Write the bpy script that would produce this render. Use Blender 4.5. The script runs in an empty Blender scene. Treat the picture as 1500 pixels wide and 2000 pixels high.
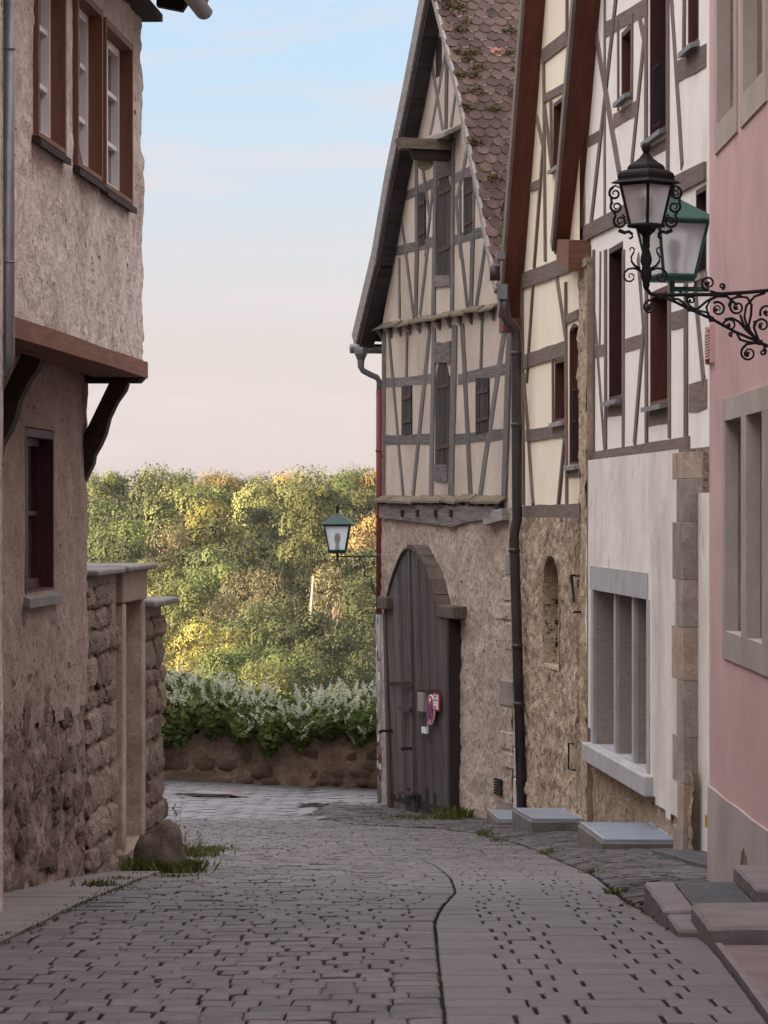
import bpy, bmesh, math, random
import numpy as np
from mathutils import Vector, Matrix, noise, geometry
R = math.radians
random.seed(7); RNG = np.random.default_rng(11)
S = bpy.context.scene
COL = S.collection

# ---------------------------------------------------------------- camera, sky, sun, exposure
EYE = 1.6
FPX = 6930.0                       # focal length in pixels of a 1500 x 2000 frame (long lens)
cam = bpy.data.cameras.new('camera'); camo = bpy.data.objects.new('camera', cam); COL.objects.link(camo)
camo.location = (0, 0, EYE); camo.rotation_euler = (R(90), 0, 0)
cam.sensor_fit = 'VERTICAL'; cam.sensor_height = 36.0; cam.lens = FPX / 2000 * 36.0
cam.clip_start = 0.5; cam.clip_end = 6000
S.camera = camo
SUN_EL, SUN_AZ = 10.0, 66.0        # low sun behind the camera, to the left (degrees from straight behind)
sdir = Vector((-math.sin(R(SUN_AZ)) * math.cos(R(SUN_EL)), -math.cos(R(SUN_AZ)) * math.cos(R(SUN_EL)), math.sin(R(SUN_EL))))
world = bpy.data.worlds.new('World'); S.world = world; world.use_nodes = True
wn = world.node_tree; wn.nodes.clear()
wo = wn.nodes.new('ShaderNodeOutputWorld'); bg = wn.nodes.new('ShaderNodeBackground')
sky = wn.nodes.new('ShaderNodeTexSky'); sky.sky_type = 'NISHITA'; sky.sun_disc = False
sky.sun_elevation = R(SUN_EL); sky.sun_rotation = math.atan2(sdir.x, sdir.y)
sky.air_density = 1.0; sky.dust_density = 1.0; sky.ozone_density = 1.0; sky.altitude = 400
bg.inputs['Strength'].default_value = 0.10
# colour ramp over the clear sky: rosy haze low down, blue above it, brightness added overhead to fill the lane; soft pink wisps
tc = wn.nodes.new('ShaderNodeTexCoord'); sx = wn.nodes.new('ShaderNodeSeparateXYZ'); wn.links.new(tc.outputs['Generated'], sx.inputs[0])
vr = wn.nodes.new('ShaderNodeValToRGB'); vr.color_ramp.interpolation = 'LINEAR'
for p_, c_ in ((0, (.182, .160, .162)), (.045, (.186, .164, .168)), (.07, (.180, .176, .192)), (.105, (.152, .186, .224)), (.14, (.131, .185, .243)), (.27, (.25, .285, .33)), (.5, (.60, .59, .615)), (.75, (.83, .81, .835)), (1, (.95, .92, .95))):
    e_ = vr.color_ramp.elements[0] if p_ == 0 else (vr.color_ramp.elements[len(vr.color_ramp.elements) - 1] if p_ == 1 else vr.color_ramp.elements.new(p_)); e_.position = p_; e_.color = (*c_, 1)
wn.links.new(sx.outputs['Z'], vr.inputs['Fac'])
vs = wn.nodes.new('ShaderNodeVectorMath'); vs.operation = 'SCALE'; vs.inputs['Scale'].default_value = 4.0; wn.links.new(vr.outputs['Color'], vs.inputs[0])
m0 = wn.nodes.new('ShaderNodeMix'); m0.data_type = 'RGBA'; m0.inputs['Factor'].default_value = .965
wn.links.new(sky.outputs[0], m0.inputs['A']); wn.links.new(vs.outputs[0], m0.inputs['B'])
mp = wn.nodes.new('ShaderNodeMapping'); mp.inputs['Scale'].default_value = (4, 4, 34); mp.inputs['Location'].default_value = (1.7, .9, 2.3); wn.links.new(tc.outputs['Generated'], mp.inputs['Vector'])
ns = wn.nodes.new('ShaderNodeTexNoise'); ns.inputs['Scale'].default_value = 2.6; ns.inputs['Detail'].default_value = 8; ns.inputs['Roughness'].default_value = .58; ns.inputs['Distortion'].default_value = .4; wn.links.new(mp.outputs[0], ns.inputs['Vector'])
cr = wn.nodes.new('ShaderNodeMapRange'); cr.inputs['From Min'].default_value = .49; cr.inputs['From Max'].default_value = .68; cr.inputs['To Max'].default_value = .62; wn.links.new(ns.outputs['Fac'], cr.inputs['Value'])
mx = wn.nodes.new('ShaderNodeMix'); mx.data_type = 'RGBA'; mx.inputs['B'].default_value = (.94, .815, .83, 1)
wn.links.new(cr.outputs[0], mx.inputs['Factor']); wn.links.new(m0.outputs['Result'], mx.inputs['A']); wn.links.new(mx.outputs['Result'], bg.inputs['Color'])
wn.links.new(bg.outputs[0], wo.inputs[0])
sl = bpy.data.lights.new('sun', 'SUN'); sl.energy = 4.6; sl.angle = R(.53); sl.color = (1, .79, .56)
so = bpy.data.objects.new('sun', sl); COL.objects.link(so); so.rotation_euler = sdir.to_track_quat('Z', 'Y').to_euler()
S.view_settings.view_transform = 'Standard'; S.view_settings.look = 'None'; S.view_settings.gamma = 1
S.view_settings.exposure = 3.2
S.cycles.max_bounces = 6; S.cycles.diffuse_bounces = 5; S.cycles.transmission_bounces = 4; S.cycles.transparent_max_bounces = 6
S.cycles.use_denoising = True
S.cycles.sample_clamp_indirect = 4

# ---------------------------------------------------------------- materials
MATS = {}
def lin(*c):                       # 0-255 sRGB to linear
    return tuple((v / 255 / 12.92 if v / 255 <= .04045 else ((v / 255 + .055) / 1.055) ** 2.4) for v in c)
def M(name, c1, c2, scale=4.0, stretch=(1, 1, 1), coord='Object', rough=.85, bump=.3, bscale=30.0, bdist=.01, bdetail=6.0,
      objvar=0.0, stain=None, speck=None, metallic=0.0, spec=.3, lo=.3, hi=.7, fine=.25, bump2=None, stain2=None, rot=None, isl=0.0):
    m = bpy.data.materials.new(name); m.use_nodes = True; nt = m.node_tree; N = nt.nodes; L = nt.links
    b = N['Principled BSDF']
    t = N.new('ShaderNodeTexCoord'); mpn = N.new('ShaderNodeMapping'); mpn.inputs['Scale'].default_value = stretch
    if rot: mpn.inputs['Rotation'].default_value = rot
    L.new(t.outputs[coord], mpn.inputs['Vector']); vec = mpn.outputs[0]
    oi = N.new('ShaderNodeObjectInfo')
    if objvar:
        ad = N.new('ShaderNodeVectorMath'); ad.operation = 'ADD'
        ml = N.new('ShaderNodeMath'); ml.operation = 'MULTIPLY'; ml.inputs[1].default_value = 37.0
        L.new(oi.outputs['Random'], ml.inputs[0]); L.new(vec, ad.inputs[0]); L.new(ml.outputs[0], ad.inputs[1]); vec = ad.outputs[0]
    def nz(s, det=6, r=.6, v=None):
        n = N.new('ShaderNodeTexNoise'); n.inputs['Scale'].default_value = s; n.inputs['Detail'].default_value = det; n.inputs['Roughness'].default_value = r
        L.new(v or vec, n.inputs['Vector']); return n.outputs['Fac']
    def ramp(f, a, bb):
        r = N.new('ShaderNodeMapRange'); r.inputs['From Min'].default_value = a; r.inputs['From Max'].default_value = bb; L.new(f, r.inputs['Value']); return r.outputs[0]
    def mix(f, a, bb):
        x = N.new('ShaderNodeMix'); x.data_type = 'RGBA'
        for v, k in ((f, 'Factor'), (a, 'A'), (bb, 'B')):
            if isinstance(v, (tuple, list)): x.inputs[k].default_value = (*v[:3], 1)
            elif isinstance(v, (int, float)): x.inputs[k].default_value = v
            else: L.new(v, x.inputs[k])
        return x.outputs['Result']
    col = mix(ramp(nz(scale), lo, hi), c1, c2)
    obv = t.outputs['Object']
    for st in (stain, stain2):
        if st:
            sc_, s0, s1, *rest = st[1:]
            v2 = obv
            if rest:
                m2 = N.new('ShaderNodeMapping'); m2.inputs['Scale'].default_value = rest[0]; L.new(obv, m2.inputs['Vector']); v2 = m2.outputs[0]
            col = mix(ramp(nz(sc_, 5, .65, v2), s0, s1), col, st[0])
    fn = nz(bscale, bdetail, .7)
    if fine:
        br = N.new('ShaderNodeMapRange'); br.inputs['From Min'].default_value = .25; br.inputs['From Max'].default_value = .75
        br.inputs['To Min'].default_value = 1 - fine; br.inputs['To Max'].default_value = 1 + fine; L.new(fn, br.inputs['Value'])
        vm = N.new('ShaderNodeVectorMath'); vm.operation = 'SCALE'; L.new(col, vm.inputs[0]); L.new(br.outputs[0], vm.inputs['Scale']); col = vm.outputs[0]
    if speck:
        vo = N.new('ShaderNodeTexNoise'); vo.inputs['Scale'].default_value = speck[1]; vo.inputs['Detail'].default_value = 2; L.new(obv, vo.inputs['Vector'])
        col = mix(ramp(vo.outputs['Fac'], speck[2], speck[2] + .04), col, speck[0])
    if objvar:
        br = N.new('ShaderNodeMapRange'); br.inputs['To Min'].default_value = 1 - objvar; br.inputs['To Max'].default_value = 1 + objvar; L.new(oi.outputs['Random'], br.inputs['Value'])
        vm = N.new('ShaderNodeVectorMath'); vm.operation = 'SCALE'; L.new(col, vm.inputs[0]); L.new(br.outputs[0], vm.inputs['Scale']); col = vm.outputs[0]
    if isl:
        gi = N.new('ShaderNodeNewGeometry'); br = N.new('ShaderNodeMapRange'); br.inputs['To Min'].default_value = 1 - isl; br.inputs['To Max'].default_value = 1 + isl; L.new(gi.outputs['Random Per Island'], br.inputs['Value'])
        vm = N.new('ShaderNodeVectorMath'); vm.operation = 'SCALE'; L.new(col, vm.inputs[0]); L.new(br.outputs[0], vm.inputs['Scale']); col = vm.outputs[0]
    L.new(col, b.inputs['Base Color'])
    b.inputs['Roughness'].default_value = rough; b.inputs['Metallic'].default_value = metallic; b.inputs['Specular IOR Level'].default_value = spec
    if bump:
        bp = N.new('ShaderNodeBump'); bp.inputs['Strength'].default_value = bump; bp.inputs['Distance'].default_value = bdist; L.new(fn, bp.inputs['Height'])
        last = bp.outputs[0]
        if bump2:
            b2 = N.new('ShaderNodeBump'); b2.inputs['Strength'].default_value = bump2[1]; b2.inputs['Distance'].default_value = bump2[2]
            L.new(nz(bump2[0], 4, .55), b2.inputs['Height']); L.new(last, b2.inputs['Normal']); last = b2.outputs[0]
        L.new(last, b.inputs['Normal'])
    MATS[name] = m; return m
def flat(name, c, rough=.6, metallic=0, spec=.4, alpha=None):
    m = bpy.data.materials.new(name); m.use_nodes = True; b = m.node_tree.nodes['Principled BSDF']
    b.inputs['Base Color'].default_value = (*c, 1); b.inputs['Roughness'].default_value = rough; b.inputs['Metallic'].default_value = metallic; b.inputs['Specular IOR Level'].default_value = spec
    MATS[name] = m; return m
# weathered wood, plaster, stone ... soffits, braces, frames and iron darkened to deepen the shade
M('barn_timber', (.070, .062, .060), (.24, .216, .206), 3.4, (.9, 16, 1), 'UV', .9, .9, 9, .016, objvar=.22, fine=.6)
M('barn_plaster', (.46, .385, .325), (.58, .495, .425), 1.3, rough=.92, bump=.45, bscale=26, bdist=.012, stain=((.34, .26, .20), .9, .52, .8, (1, 1, .35)), fine=.16, bump2=(5, .4, .03))
M('barn_stone', (.38, .29, .23), (.62, .51, .43), 2.2, rough=.95, bump=1, bscale=13, bdist=.06, stain=((.30, .22, .17), 1.1, .5, .75), stain2=((.60, .51, .44), .8, .56, .7), fine=.42, bump2=(5.5, .8, .06), speck=((.10, .065, .05), 17, .655))
M('gate_wood', (.042, .031, .030), (.165, .132, .124), 2.6, (.7, 26, 1), 'UV', .85, .8, 8, .014, objvar=.3, fine=.5, stain=((.11, .108, .14), .6, .5, .75))
M('shutter_wood', (.020, .015, .014), (.062, .050, .046), 2.2, (1.2, 18, 1), 'UV', .85, .6, 7, .01, objvar=.25, fine=.4)
M('grey_board', (.21, .19, .175), (.32, .29, .265), 2.0, (1, 10, 1), 'UV', .85, .4, 8, .008, objvar=.1, fine=.25)
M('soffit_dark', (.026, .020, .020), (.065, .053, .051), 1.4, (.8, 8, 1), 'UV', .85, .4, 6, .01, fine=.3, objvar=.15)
M('hoist_wood', (.11, .085, .055), (.22, .185, .13), 2.0, (1, 9, 1), 'UV', .95, .8, 8, .015, fine=.4)
M('roof_tile', (.060, .036, .030), (.112, .066, .054), 5, rough=.85, bump=.5, bscale=40, bdist=.006, objvar=.38, fine=.3, speck=((.55, .52, .48), 16, .70), stain=((.07, .058, .05), 1.2, .45, .75))
M('tile_new', (.24, .105, .075), (.31, .14, .10), 5, rough=.8, bump=.2, bscale=40, bdist=.004)
M('mortar', (.42, .38, .34), (.55, .50, .46), 8, rough=.95, bump=.5, bscale=40)
M('moss', (.055, .042, .014), (.105, .082, .028), 9, rough=1, bump=.8, bscale=60, bdist=.02, fine=.4)
M('house_timber', (.115, .082, .068), (.205, .155, .13), 2.6, (1, 12, 1), 'UV', .85, .4, 8, .008, objvar=.12, fine=.25)
M('yellow_plaster', (.82, .71, .545), (.88, .79, .645), 1.6, rough=.9, bump=.4, bscale=26, bdist=.008, fine=.06, bump2=(5, .4, .02), stain=((.68, .56, .41), .8, .5, .8, (1, 1, .3)))
M('white_plaster', (.80, .745, .70), (.87, .825, .785), 1.6, rough=.9, bump=.4, bscale=26, bdist=.008, fine=.06, stain=((.64, .585, .545), 1.1, .52, .8, (1, 1, .35)), bump2=(5, .4, .02))
M('base_plaster', (.66, .605, .55), (.80, .745, .69), 1.3, rough=.92, bump=.5, bscale=26, bdist=.010, fine=.10, stain=((.52, .455, .415), .9, .45, .75, (1, 1, .35)), bump2=(4, .4, .03), stain2=((.50, .43, .39), 1.6, .60, .74))
M('pink_plaster', (.655, .42, .395), (.73, .50, .475), 1.1, rough=.9, bump=.5, bscale=60, bdist=.005, fine=.10, stain=((.60, .395, .372), 1.2, .45, .75), stain2=((.55, .365, .345), .7, .56, .74))
M('plinth_plaster', (.47, .40, .375), (.56, .485, .455), 1.3, rough=.92, bump=.3, bscale=30, bdist=.006, fine=.10, stain=((.41, .30, .28), .9, .48, .7, (1, 1, .5)))
M('red_frame', (.072, .020, .013), (.112, .034, .022), 1.5, (1, 10, 1), 'UV', .6, .15, 8, .004, fine=.12)
M('red_soffit', (.090, .026, .016), (.140, .044, .027), 1.2, (1, 8, 1), 'UV', .6, .2, 6, .005, fine=.15)
M('fascia_brown', (.15, .115, .10), (.20, .155, .135), 2, (1, 6, 1), 'UV', .7, .2, 10, .004)
M('dark_frame', (.034, .009, .010), (.056, .016, .017), 1.5, (1, 10, 1), 'UV', .55, .15, 8, .004, fine=.12)
M('sandstone', (.42, .36, .31), (.53, .465, .41), 3, rough=.9, bump=.4, bscale=35, bdist=.008, objvar=.08, fine=.12, stain=((.36, .30, .25), 1.0, .5, .8))
M('tooled_stone', (.30, .245, .21), (.43, .36, .315), 6, (1, 1, 14), rough=.95, bump=.9, bscale=12, bdist=.02, fine=.3)
M('grey_stone', (.31, .30, .305), (.42, .405, .41), 3, rough=.9, bump=.35, bscale=40, bdist=.006, fine=.10, objvar=.06)
M('house_stone', (.38, .27, .18), (.64, .50, .37), 4.0, rough=.95, bump=1, bscale=12, bdist=.06, stain=((.26, .18, .12), 1.5, .5, .72), fine=.26, bump2=(6, .8, .05), objvar=.1, speck=((.12, .08, .055), 15, .64))
M('quoin_stone', (.20, .165, .14), (.34, .285, .245), 4, rough=.95, bump=.7, bscale=25, bdist=.015, fine=.25, objvar=.15)
M('brown_stone', (.24, .175, .135), (.38, .29, .23), 4, rough=.95, bump=.7, bscale=25, bdist=.015, fine=.3, objvar=.2)
M('arch_dark', (.060, .043, .036), (.125, .095, .08), 5, rough=.95, bump=.8, bscale=25, bdist=.02, fine=.35, objvar=.15)
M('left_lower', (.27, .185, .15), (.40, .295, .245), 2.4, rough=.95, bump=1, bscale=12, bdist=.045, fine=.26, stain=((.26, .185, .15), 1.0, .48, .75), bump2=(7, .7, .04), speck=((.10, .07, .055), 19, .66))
M('left_plaster', (.55, .46, .395), (.72, .63, .56), 2.2, rough=.95, bump=1, bscale=11, bdist=.05, fine=.26, stain=((.34, .26, .21), .9, .5, .78), bump2=(7, .7, .04), speck=((.12, .085, .07), 21, .665))
M('left_base', (.155, .10, .08), (.33, .235, .19), 3.0, rough=.95, bump=1.0, bscale=10, bdist=.06, fine=.42, stain=((.15, .095, .07), 1.4, .48, .72), bump2=(6, .8, .06), speck=((.06, .035, .025), 14, .63))
M('wall_stone', (.20, .14, .11), (.39, .295, .235), 4.0, rough=.95, bump=1, bscale=11, bdist=.05, fine=.38, objvar=.28, bump2=(7, .6, .04))
M('wall_mortar', (.22, .16, .12), (.34, .26, .20), 5, rough=1, bump=.9, bscale=25, bdist=.03, fine=.35)
M('cap_slab', (.13, .115, .108), (.21, .185, .175), 5, rough=.85, bump=.4, bscale=30, bdist=.008, fine=.2)
M('jetty_wood', (.12, .052, .032), (.23, .105, .062), 2.4, (.8, 14, 1), 'UV', .75, .5, 7, .008, fine=.35, stain=((.10, .06, .045), 1.5, .52, .75))
M('brace_wood', (.020, .012, .010), (.042, .026, .021), 1.8, (1, 9, 1), 'UV', .8, .4, 7, .01, fine=.3)
M('window_brown', (.125, .052, .031), (.18, .082, .050), 1.6, (1, 9, 1), 'UV', .6, .2, 8, .004, fine=.15)
flat('white_paint', (.74, .72, .70), .45)
M('zinc', (.16, .155, .165), (.22, .215, .225), 3, rough=.45, bump=.1, bscale=12, bdist=.003, metallic=.6, fine=.12)
M('brown_pipe', (.045, .034, .036), (.075, .058, .060), 4, rough=.4, bump=.08, bscale=30, bdist=.002, metallic=.35, fine=.12)
M('red_pipe', (.165, .032, .030), (.21, .048, .042), 4, rough=.5, bump=.05, bscale=30, bdist=.002, fine=.1, speck=((.45, .35, .33), 60, .73))
M('grey_pipe', (.27, .26, .265), (.34, .33, .335), 4, rough=.5, bump=.05, bscale=30, bdist=.002, fine=.1)
M('black_iron', (.011, .009, .011), (.020, .017, .020), 6, rough=.7, bump=.25, bscale=40, bdist=.004, metallic=0, spec=.18)
M('rust_iron', (.05, .036, .03), (.10, .065, .05), 8, rough=.8, bump=.3, bscale=40, bdist=.003, metallic=.3)
M('green_paint', (.011, .048, .037), (.019, .070, .054), 5, rough=.5, bump=.05, bscale=40, bdist=.002, fine=.08)
M('grate_steel', (.10, .105, .115), (.16, .165, .18), 3, rough=.5, bump=.05, bscale=20, bdist=.002, metallic=.5, fine=.2)
M('steel_lid', (.20, .235, .29), (.29, .33, .40), 3, rough=.38, bump=.10, bscale=9, bdist=.005, metallic=.25, spec=.6, fine=.1, stain=((.20, .18, .17), 2.5, .58, .75))  # blue-grey base colour paints in the sky's reflection
M('steel_edge', (.55, .55, .56), (.65, .65, .66), 3, rough=.35, bump=.05, bscale=20, bdist=.002, metallic=.7)
M('concrete', (.085, .076, .070), (.16, .146, .136), 4, rough=.9, bump=.4, bscale=35, bdist=.006, fine=.2, stain=((.16, .13, .11), 2, .5, .75))
M('cast_iron', (.12, .075, .06), (.19, .12, .10), 9, rough=.7, bump=.3, bscale=40, bdist=.004, metallic=.2)
M('cobble', (.050, .042, .043), (.124, .104, .106), 9, rough=.62, bump=.9, bscale=60, bdist=.010, objvar=.24, fine=.42, spec=.36, stain=((.125, .098, .09), .55, .45, .75))
M('cobble_mass', (.048, .041, .042), (.124, .104, .106), 4.5, rough=.62, bump=.9, bscale=55, bdist=.010, fine=.42, isl=.24, spec=.36, stain=((.125, .098, .09), .55, .45, .75), bump2=(9, .4, .02))
M('paver', (.068, .056, .059), (.106, .088, .093), 8, rough=.62, bump=.6, bscale=80, bdist=.006, objvar=.15, fine=.3, spec=.36, stain=((.098, .08, .079), .5, .45, .8))
M('paver_mass', (.068, .056, .059), (.106, .088, .093), 4.5, rough=.62, bump=.6, bscale=70, bdist=.006, fine=.3, isl=.15, spec=.36, stain=((.098, .08, .079), .5, .45, .8))
M('far_paver', (.125, .120, .128), (.185, .178, .188), 2.5, rough=.6, bump=.3, bscale=40, bdist=.005, fine=.2, spec=.38)
M('apron_stone', (.028, .023, .024), (.092, .078, .079), 3.0, rough=.75, bump=.6, bscale=30, bdist=.012, objvar=.3, fine=.3)
M('flag_stone', (.105, .086, .082), (.175, .148, .142), 2.5, (1, 1, 1), rough=.7, bump=.6, bscale=18, bdist=.012, objvar=.12, fine=.25, spec=.4)
M('joint_soil', (.022, .017, .014), (.050, .038, .031), 8, rough=1, bump=.8, bscale=40, bdist=.02, fine=.4)
M('step_stone', (.125, .102, .101), (.19, .16, .158), 3.5, rough=.75, bump=.3, bscale=45, bdist=.004, objvar=.08, fine=.15, stain=((.12, .095, .088), 2.2, .48, .72))
M('red_slab', (.115, .078, .075), (.175, .130, .127), 3.0, rough=.8, bump=.4, bscale=45, bdist=.005, fine=.25, stain=((.10, .075, .072), 1.8, .5, .7))
M('retaining', (.17, .115, .08), (.36, .26, .19), 2.4, rough=1, bump=1, bscale=14, bdist=.05, fine=.4, stain=((.12, .085, .06), 1.0, .48, .7))
M('hill_soil', (.05, .045, .022), (.085, .07, .035), .08, rough=1, bump=0, fine=0)
M('bark', (.10, .075, .055), (.17, .13, .10), 1.5, rough=1, bump=.3, bscale=6, fine=.2)
M('pale_bark', (.20, .165, .125), (.29, .245, .19), 1.5, rough=1, bump=.3, bscale=6, fine=.2)
M('boulder', (.055, .038, .029), (.145, .108, .084), 7, rough=.95, bump=1, bscale=22, bdist=.03, fine=.3)
M('sun_block_wall', (.40, .33, .28), (.50, .42, .36), .5, rough=.95, bump=.2, bscale=10)
M('town_roof', (.16, .08, .06), (.24, .13, .10), 1, rough=.9, bump=.3, bscale=8)
def leaf_mat(name, c1, c2, objvar=.38, tint=None, scale=.35, transl=.12):
    m = bpy.data.materials.new(name); m.use_nodes = True; N = m.node_tree.nodes; L = m.node_tree.links
    b = N['Principled BSDF']; out = N['Material Output']
    g = N.new('ShaderNodeNewGeometry'); oi = N.new('ShaderNodeObjectInfo'); t = N.new('ShaderNodeTexCoord')
    n = N.new('ShaderNodeTexNoise'); n.inputs['Scale'].default_value = scale; n.inputs['Detail'].default_value = 3; L.new(t.outputs['Object'], n.inputs['Vector'])
    a = N.new('ShaderNodeMath'); a.operation = 'MULTIPLY_ADD'; a.inputs[1].default_value = .28; L.new(g.outputs['Random Per Island'], a.inputs[0])
    s_ = N.new('ShaderNodeMath'); s_.operation = 'MULTIPLY_ADD'; s_.inputs[1].default_value = 2.4; s_.inputs[2].default_value = -.85; L.new(n.outputs['Fac'], s_.inputs[0]); L.new(s_.outputs[0], a.inputs[2])
    x = N.new('ShaderNodeMix'); x.data_type = 'RGBA'; x.clamp_factor = True
    x.inputs['A'].default_value = (*c1, 1); x.inputs['B'].default_value = (*c2, 1); L.new(a.outputs[0], x.inputs['Factor'])
    br = N.new('ShaderNodeMapRange'); br.inputs['To Min'].default_value = 1 - objvar; br.inputs['To Max'].default_value = 1 + objvar; L.new(oi.outputs['Random'], br.inputs['Value'])
    vm = N.new('ShaderNodeVectorMath'); vm.operation = 'SCALE'; L.new(x.outputs['Result'], vm.inputs[0]); L.new(br.outputs[0], vm.inputs['Scale'])
    L.new(vm.outputs[0], b.inputs['Base Color']); b.inputs['Roughness'].default_value = .75; b.inputs['Specular IOR Level'].default_value = .12
    if transl:
        tr = N.new('ShaderNodeBsdfTranslucent'); L.new(vm.outputs[0], tr.inputs['Color'])
        ms = N.new('ShaderNodeMixShader'); ms.inputs[0].default_value = transl
        L.new(b.outputs[0], ms.inputs[1]); L.new(tr.outputs[0], ms.inputs[2]); L.new(ms.outputs[0], out.inputs['Surface'])
    MATS[name] = m; return m
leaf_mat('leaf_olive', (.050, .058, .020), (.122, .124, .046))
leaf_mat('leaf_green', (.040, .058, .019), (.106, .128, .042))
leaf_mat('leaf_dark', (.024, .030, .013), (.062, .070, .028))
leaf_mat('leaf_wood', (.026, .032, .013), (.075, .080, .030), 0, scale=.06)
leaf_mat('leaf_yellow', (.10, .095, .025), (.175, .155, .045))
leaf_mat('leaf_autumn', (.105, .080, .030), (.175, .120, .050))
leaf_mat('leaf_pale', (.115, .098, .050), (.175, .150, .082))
leaf_mat('leaf_hedge', (.055, .080, .020), (.15, .18, .06), 0, scale=1.5)
leaf_mat('flower_white', (.42, .44, .32), (.66, .66, .54), 0, scale=3, transl=.3)
leaf_mat('mortar_leaf', (.60, .56, .52), (.75, .72, .68), 0, scale=3, transl=0)
leaf_mat('grass_leaf', (.040, .055, .012), (.105, .105, .03), .2, scale=6)
leaf_mat('dry_stem', (.10, .075, .04), (.17, .13, .075), .2, scale=6, transl=0)
leaf_mat('dead_leaf', (.10, .035, .018), (.20, .09, .045), .2, scale=9, transl=.1)
# window glass, frosted lantern glass
def glass(name, c, rough, trans):
    m = bpy.data.materials.new(name); m.use_nodes = True; b = m.node_tree.nodes['Principled BSDF']
    b.inputs['Base Color'].default_value = (*c, 1); b.inputs['Roughness'].default_value = rough; b.inputs['Transmission Weight'].default_value = trans; b.inputs['IOR'].default_value = 1.3
    MATS[name] = m; return m
glass('pane_dark', (.05, .055, .065), .06, 0)
g_ = glass('frosted', (.86, .86, .86), .55, .75)
nt = g_.node_tree; n_ = nt.nodes.new('ShaderNodeTexNoise'); n_.inputs['Scale'].default_value = 34; b_ = nt.nodes.new('ShaderNodeBump'); b_.inputs['Strength'].default_value = .5; b_.inputs['Distance'].default_value = .01
t_ = nt.nodes.new('ShaderNodeTexCoord'); nt.links.new(t_.outputs['Object'], n_.inputs['Vector'])
nt.links.new(n_.outputs['Fac'], b_.inputs['Height']); nt.links.new(b_.outputs[0], nt.nodes['Principled BSDF'].inputs['Normal'])
flat('curtain', (.10, .09, .095), .9); flat('bulb', (.30, .29, .27), .5); flat('interior', (.012, .010, .010), .9)
flat('sign_red', (.36, .025, .035), .45); flat('sign_blue', (.045, .04, .22), .45); flat('sign_white', (.72, .70, .68), .5); flat('sign_grey', (.24, .215, .205), .6); flat('ink', (.03, .03, .035), .7); flat('sticker_blue', (.03, .10, .35), .5); flat('tag_yellow', (.45, .27, .05), .6)

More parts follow.
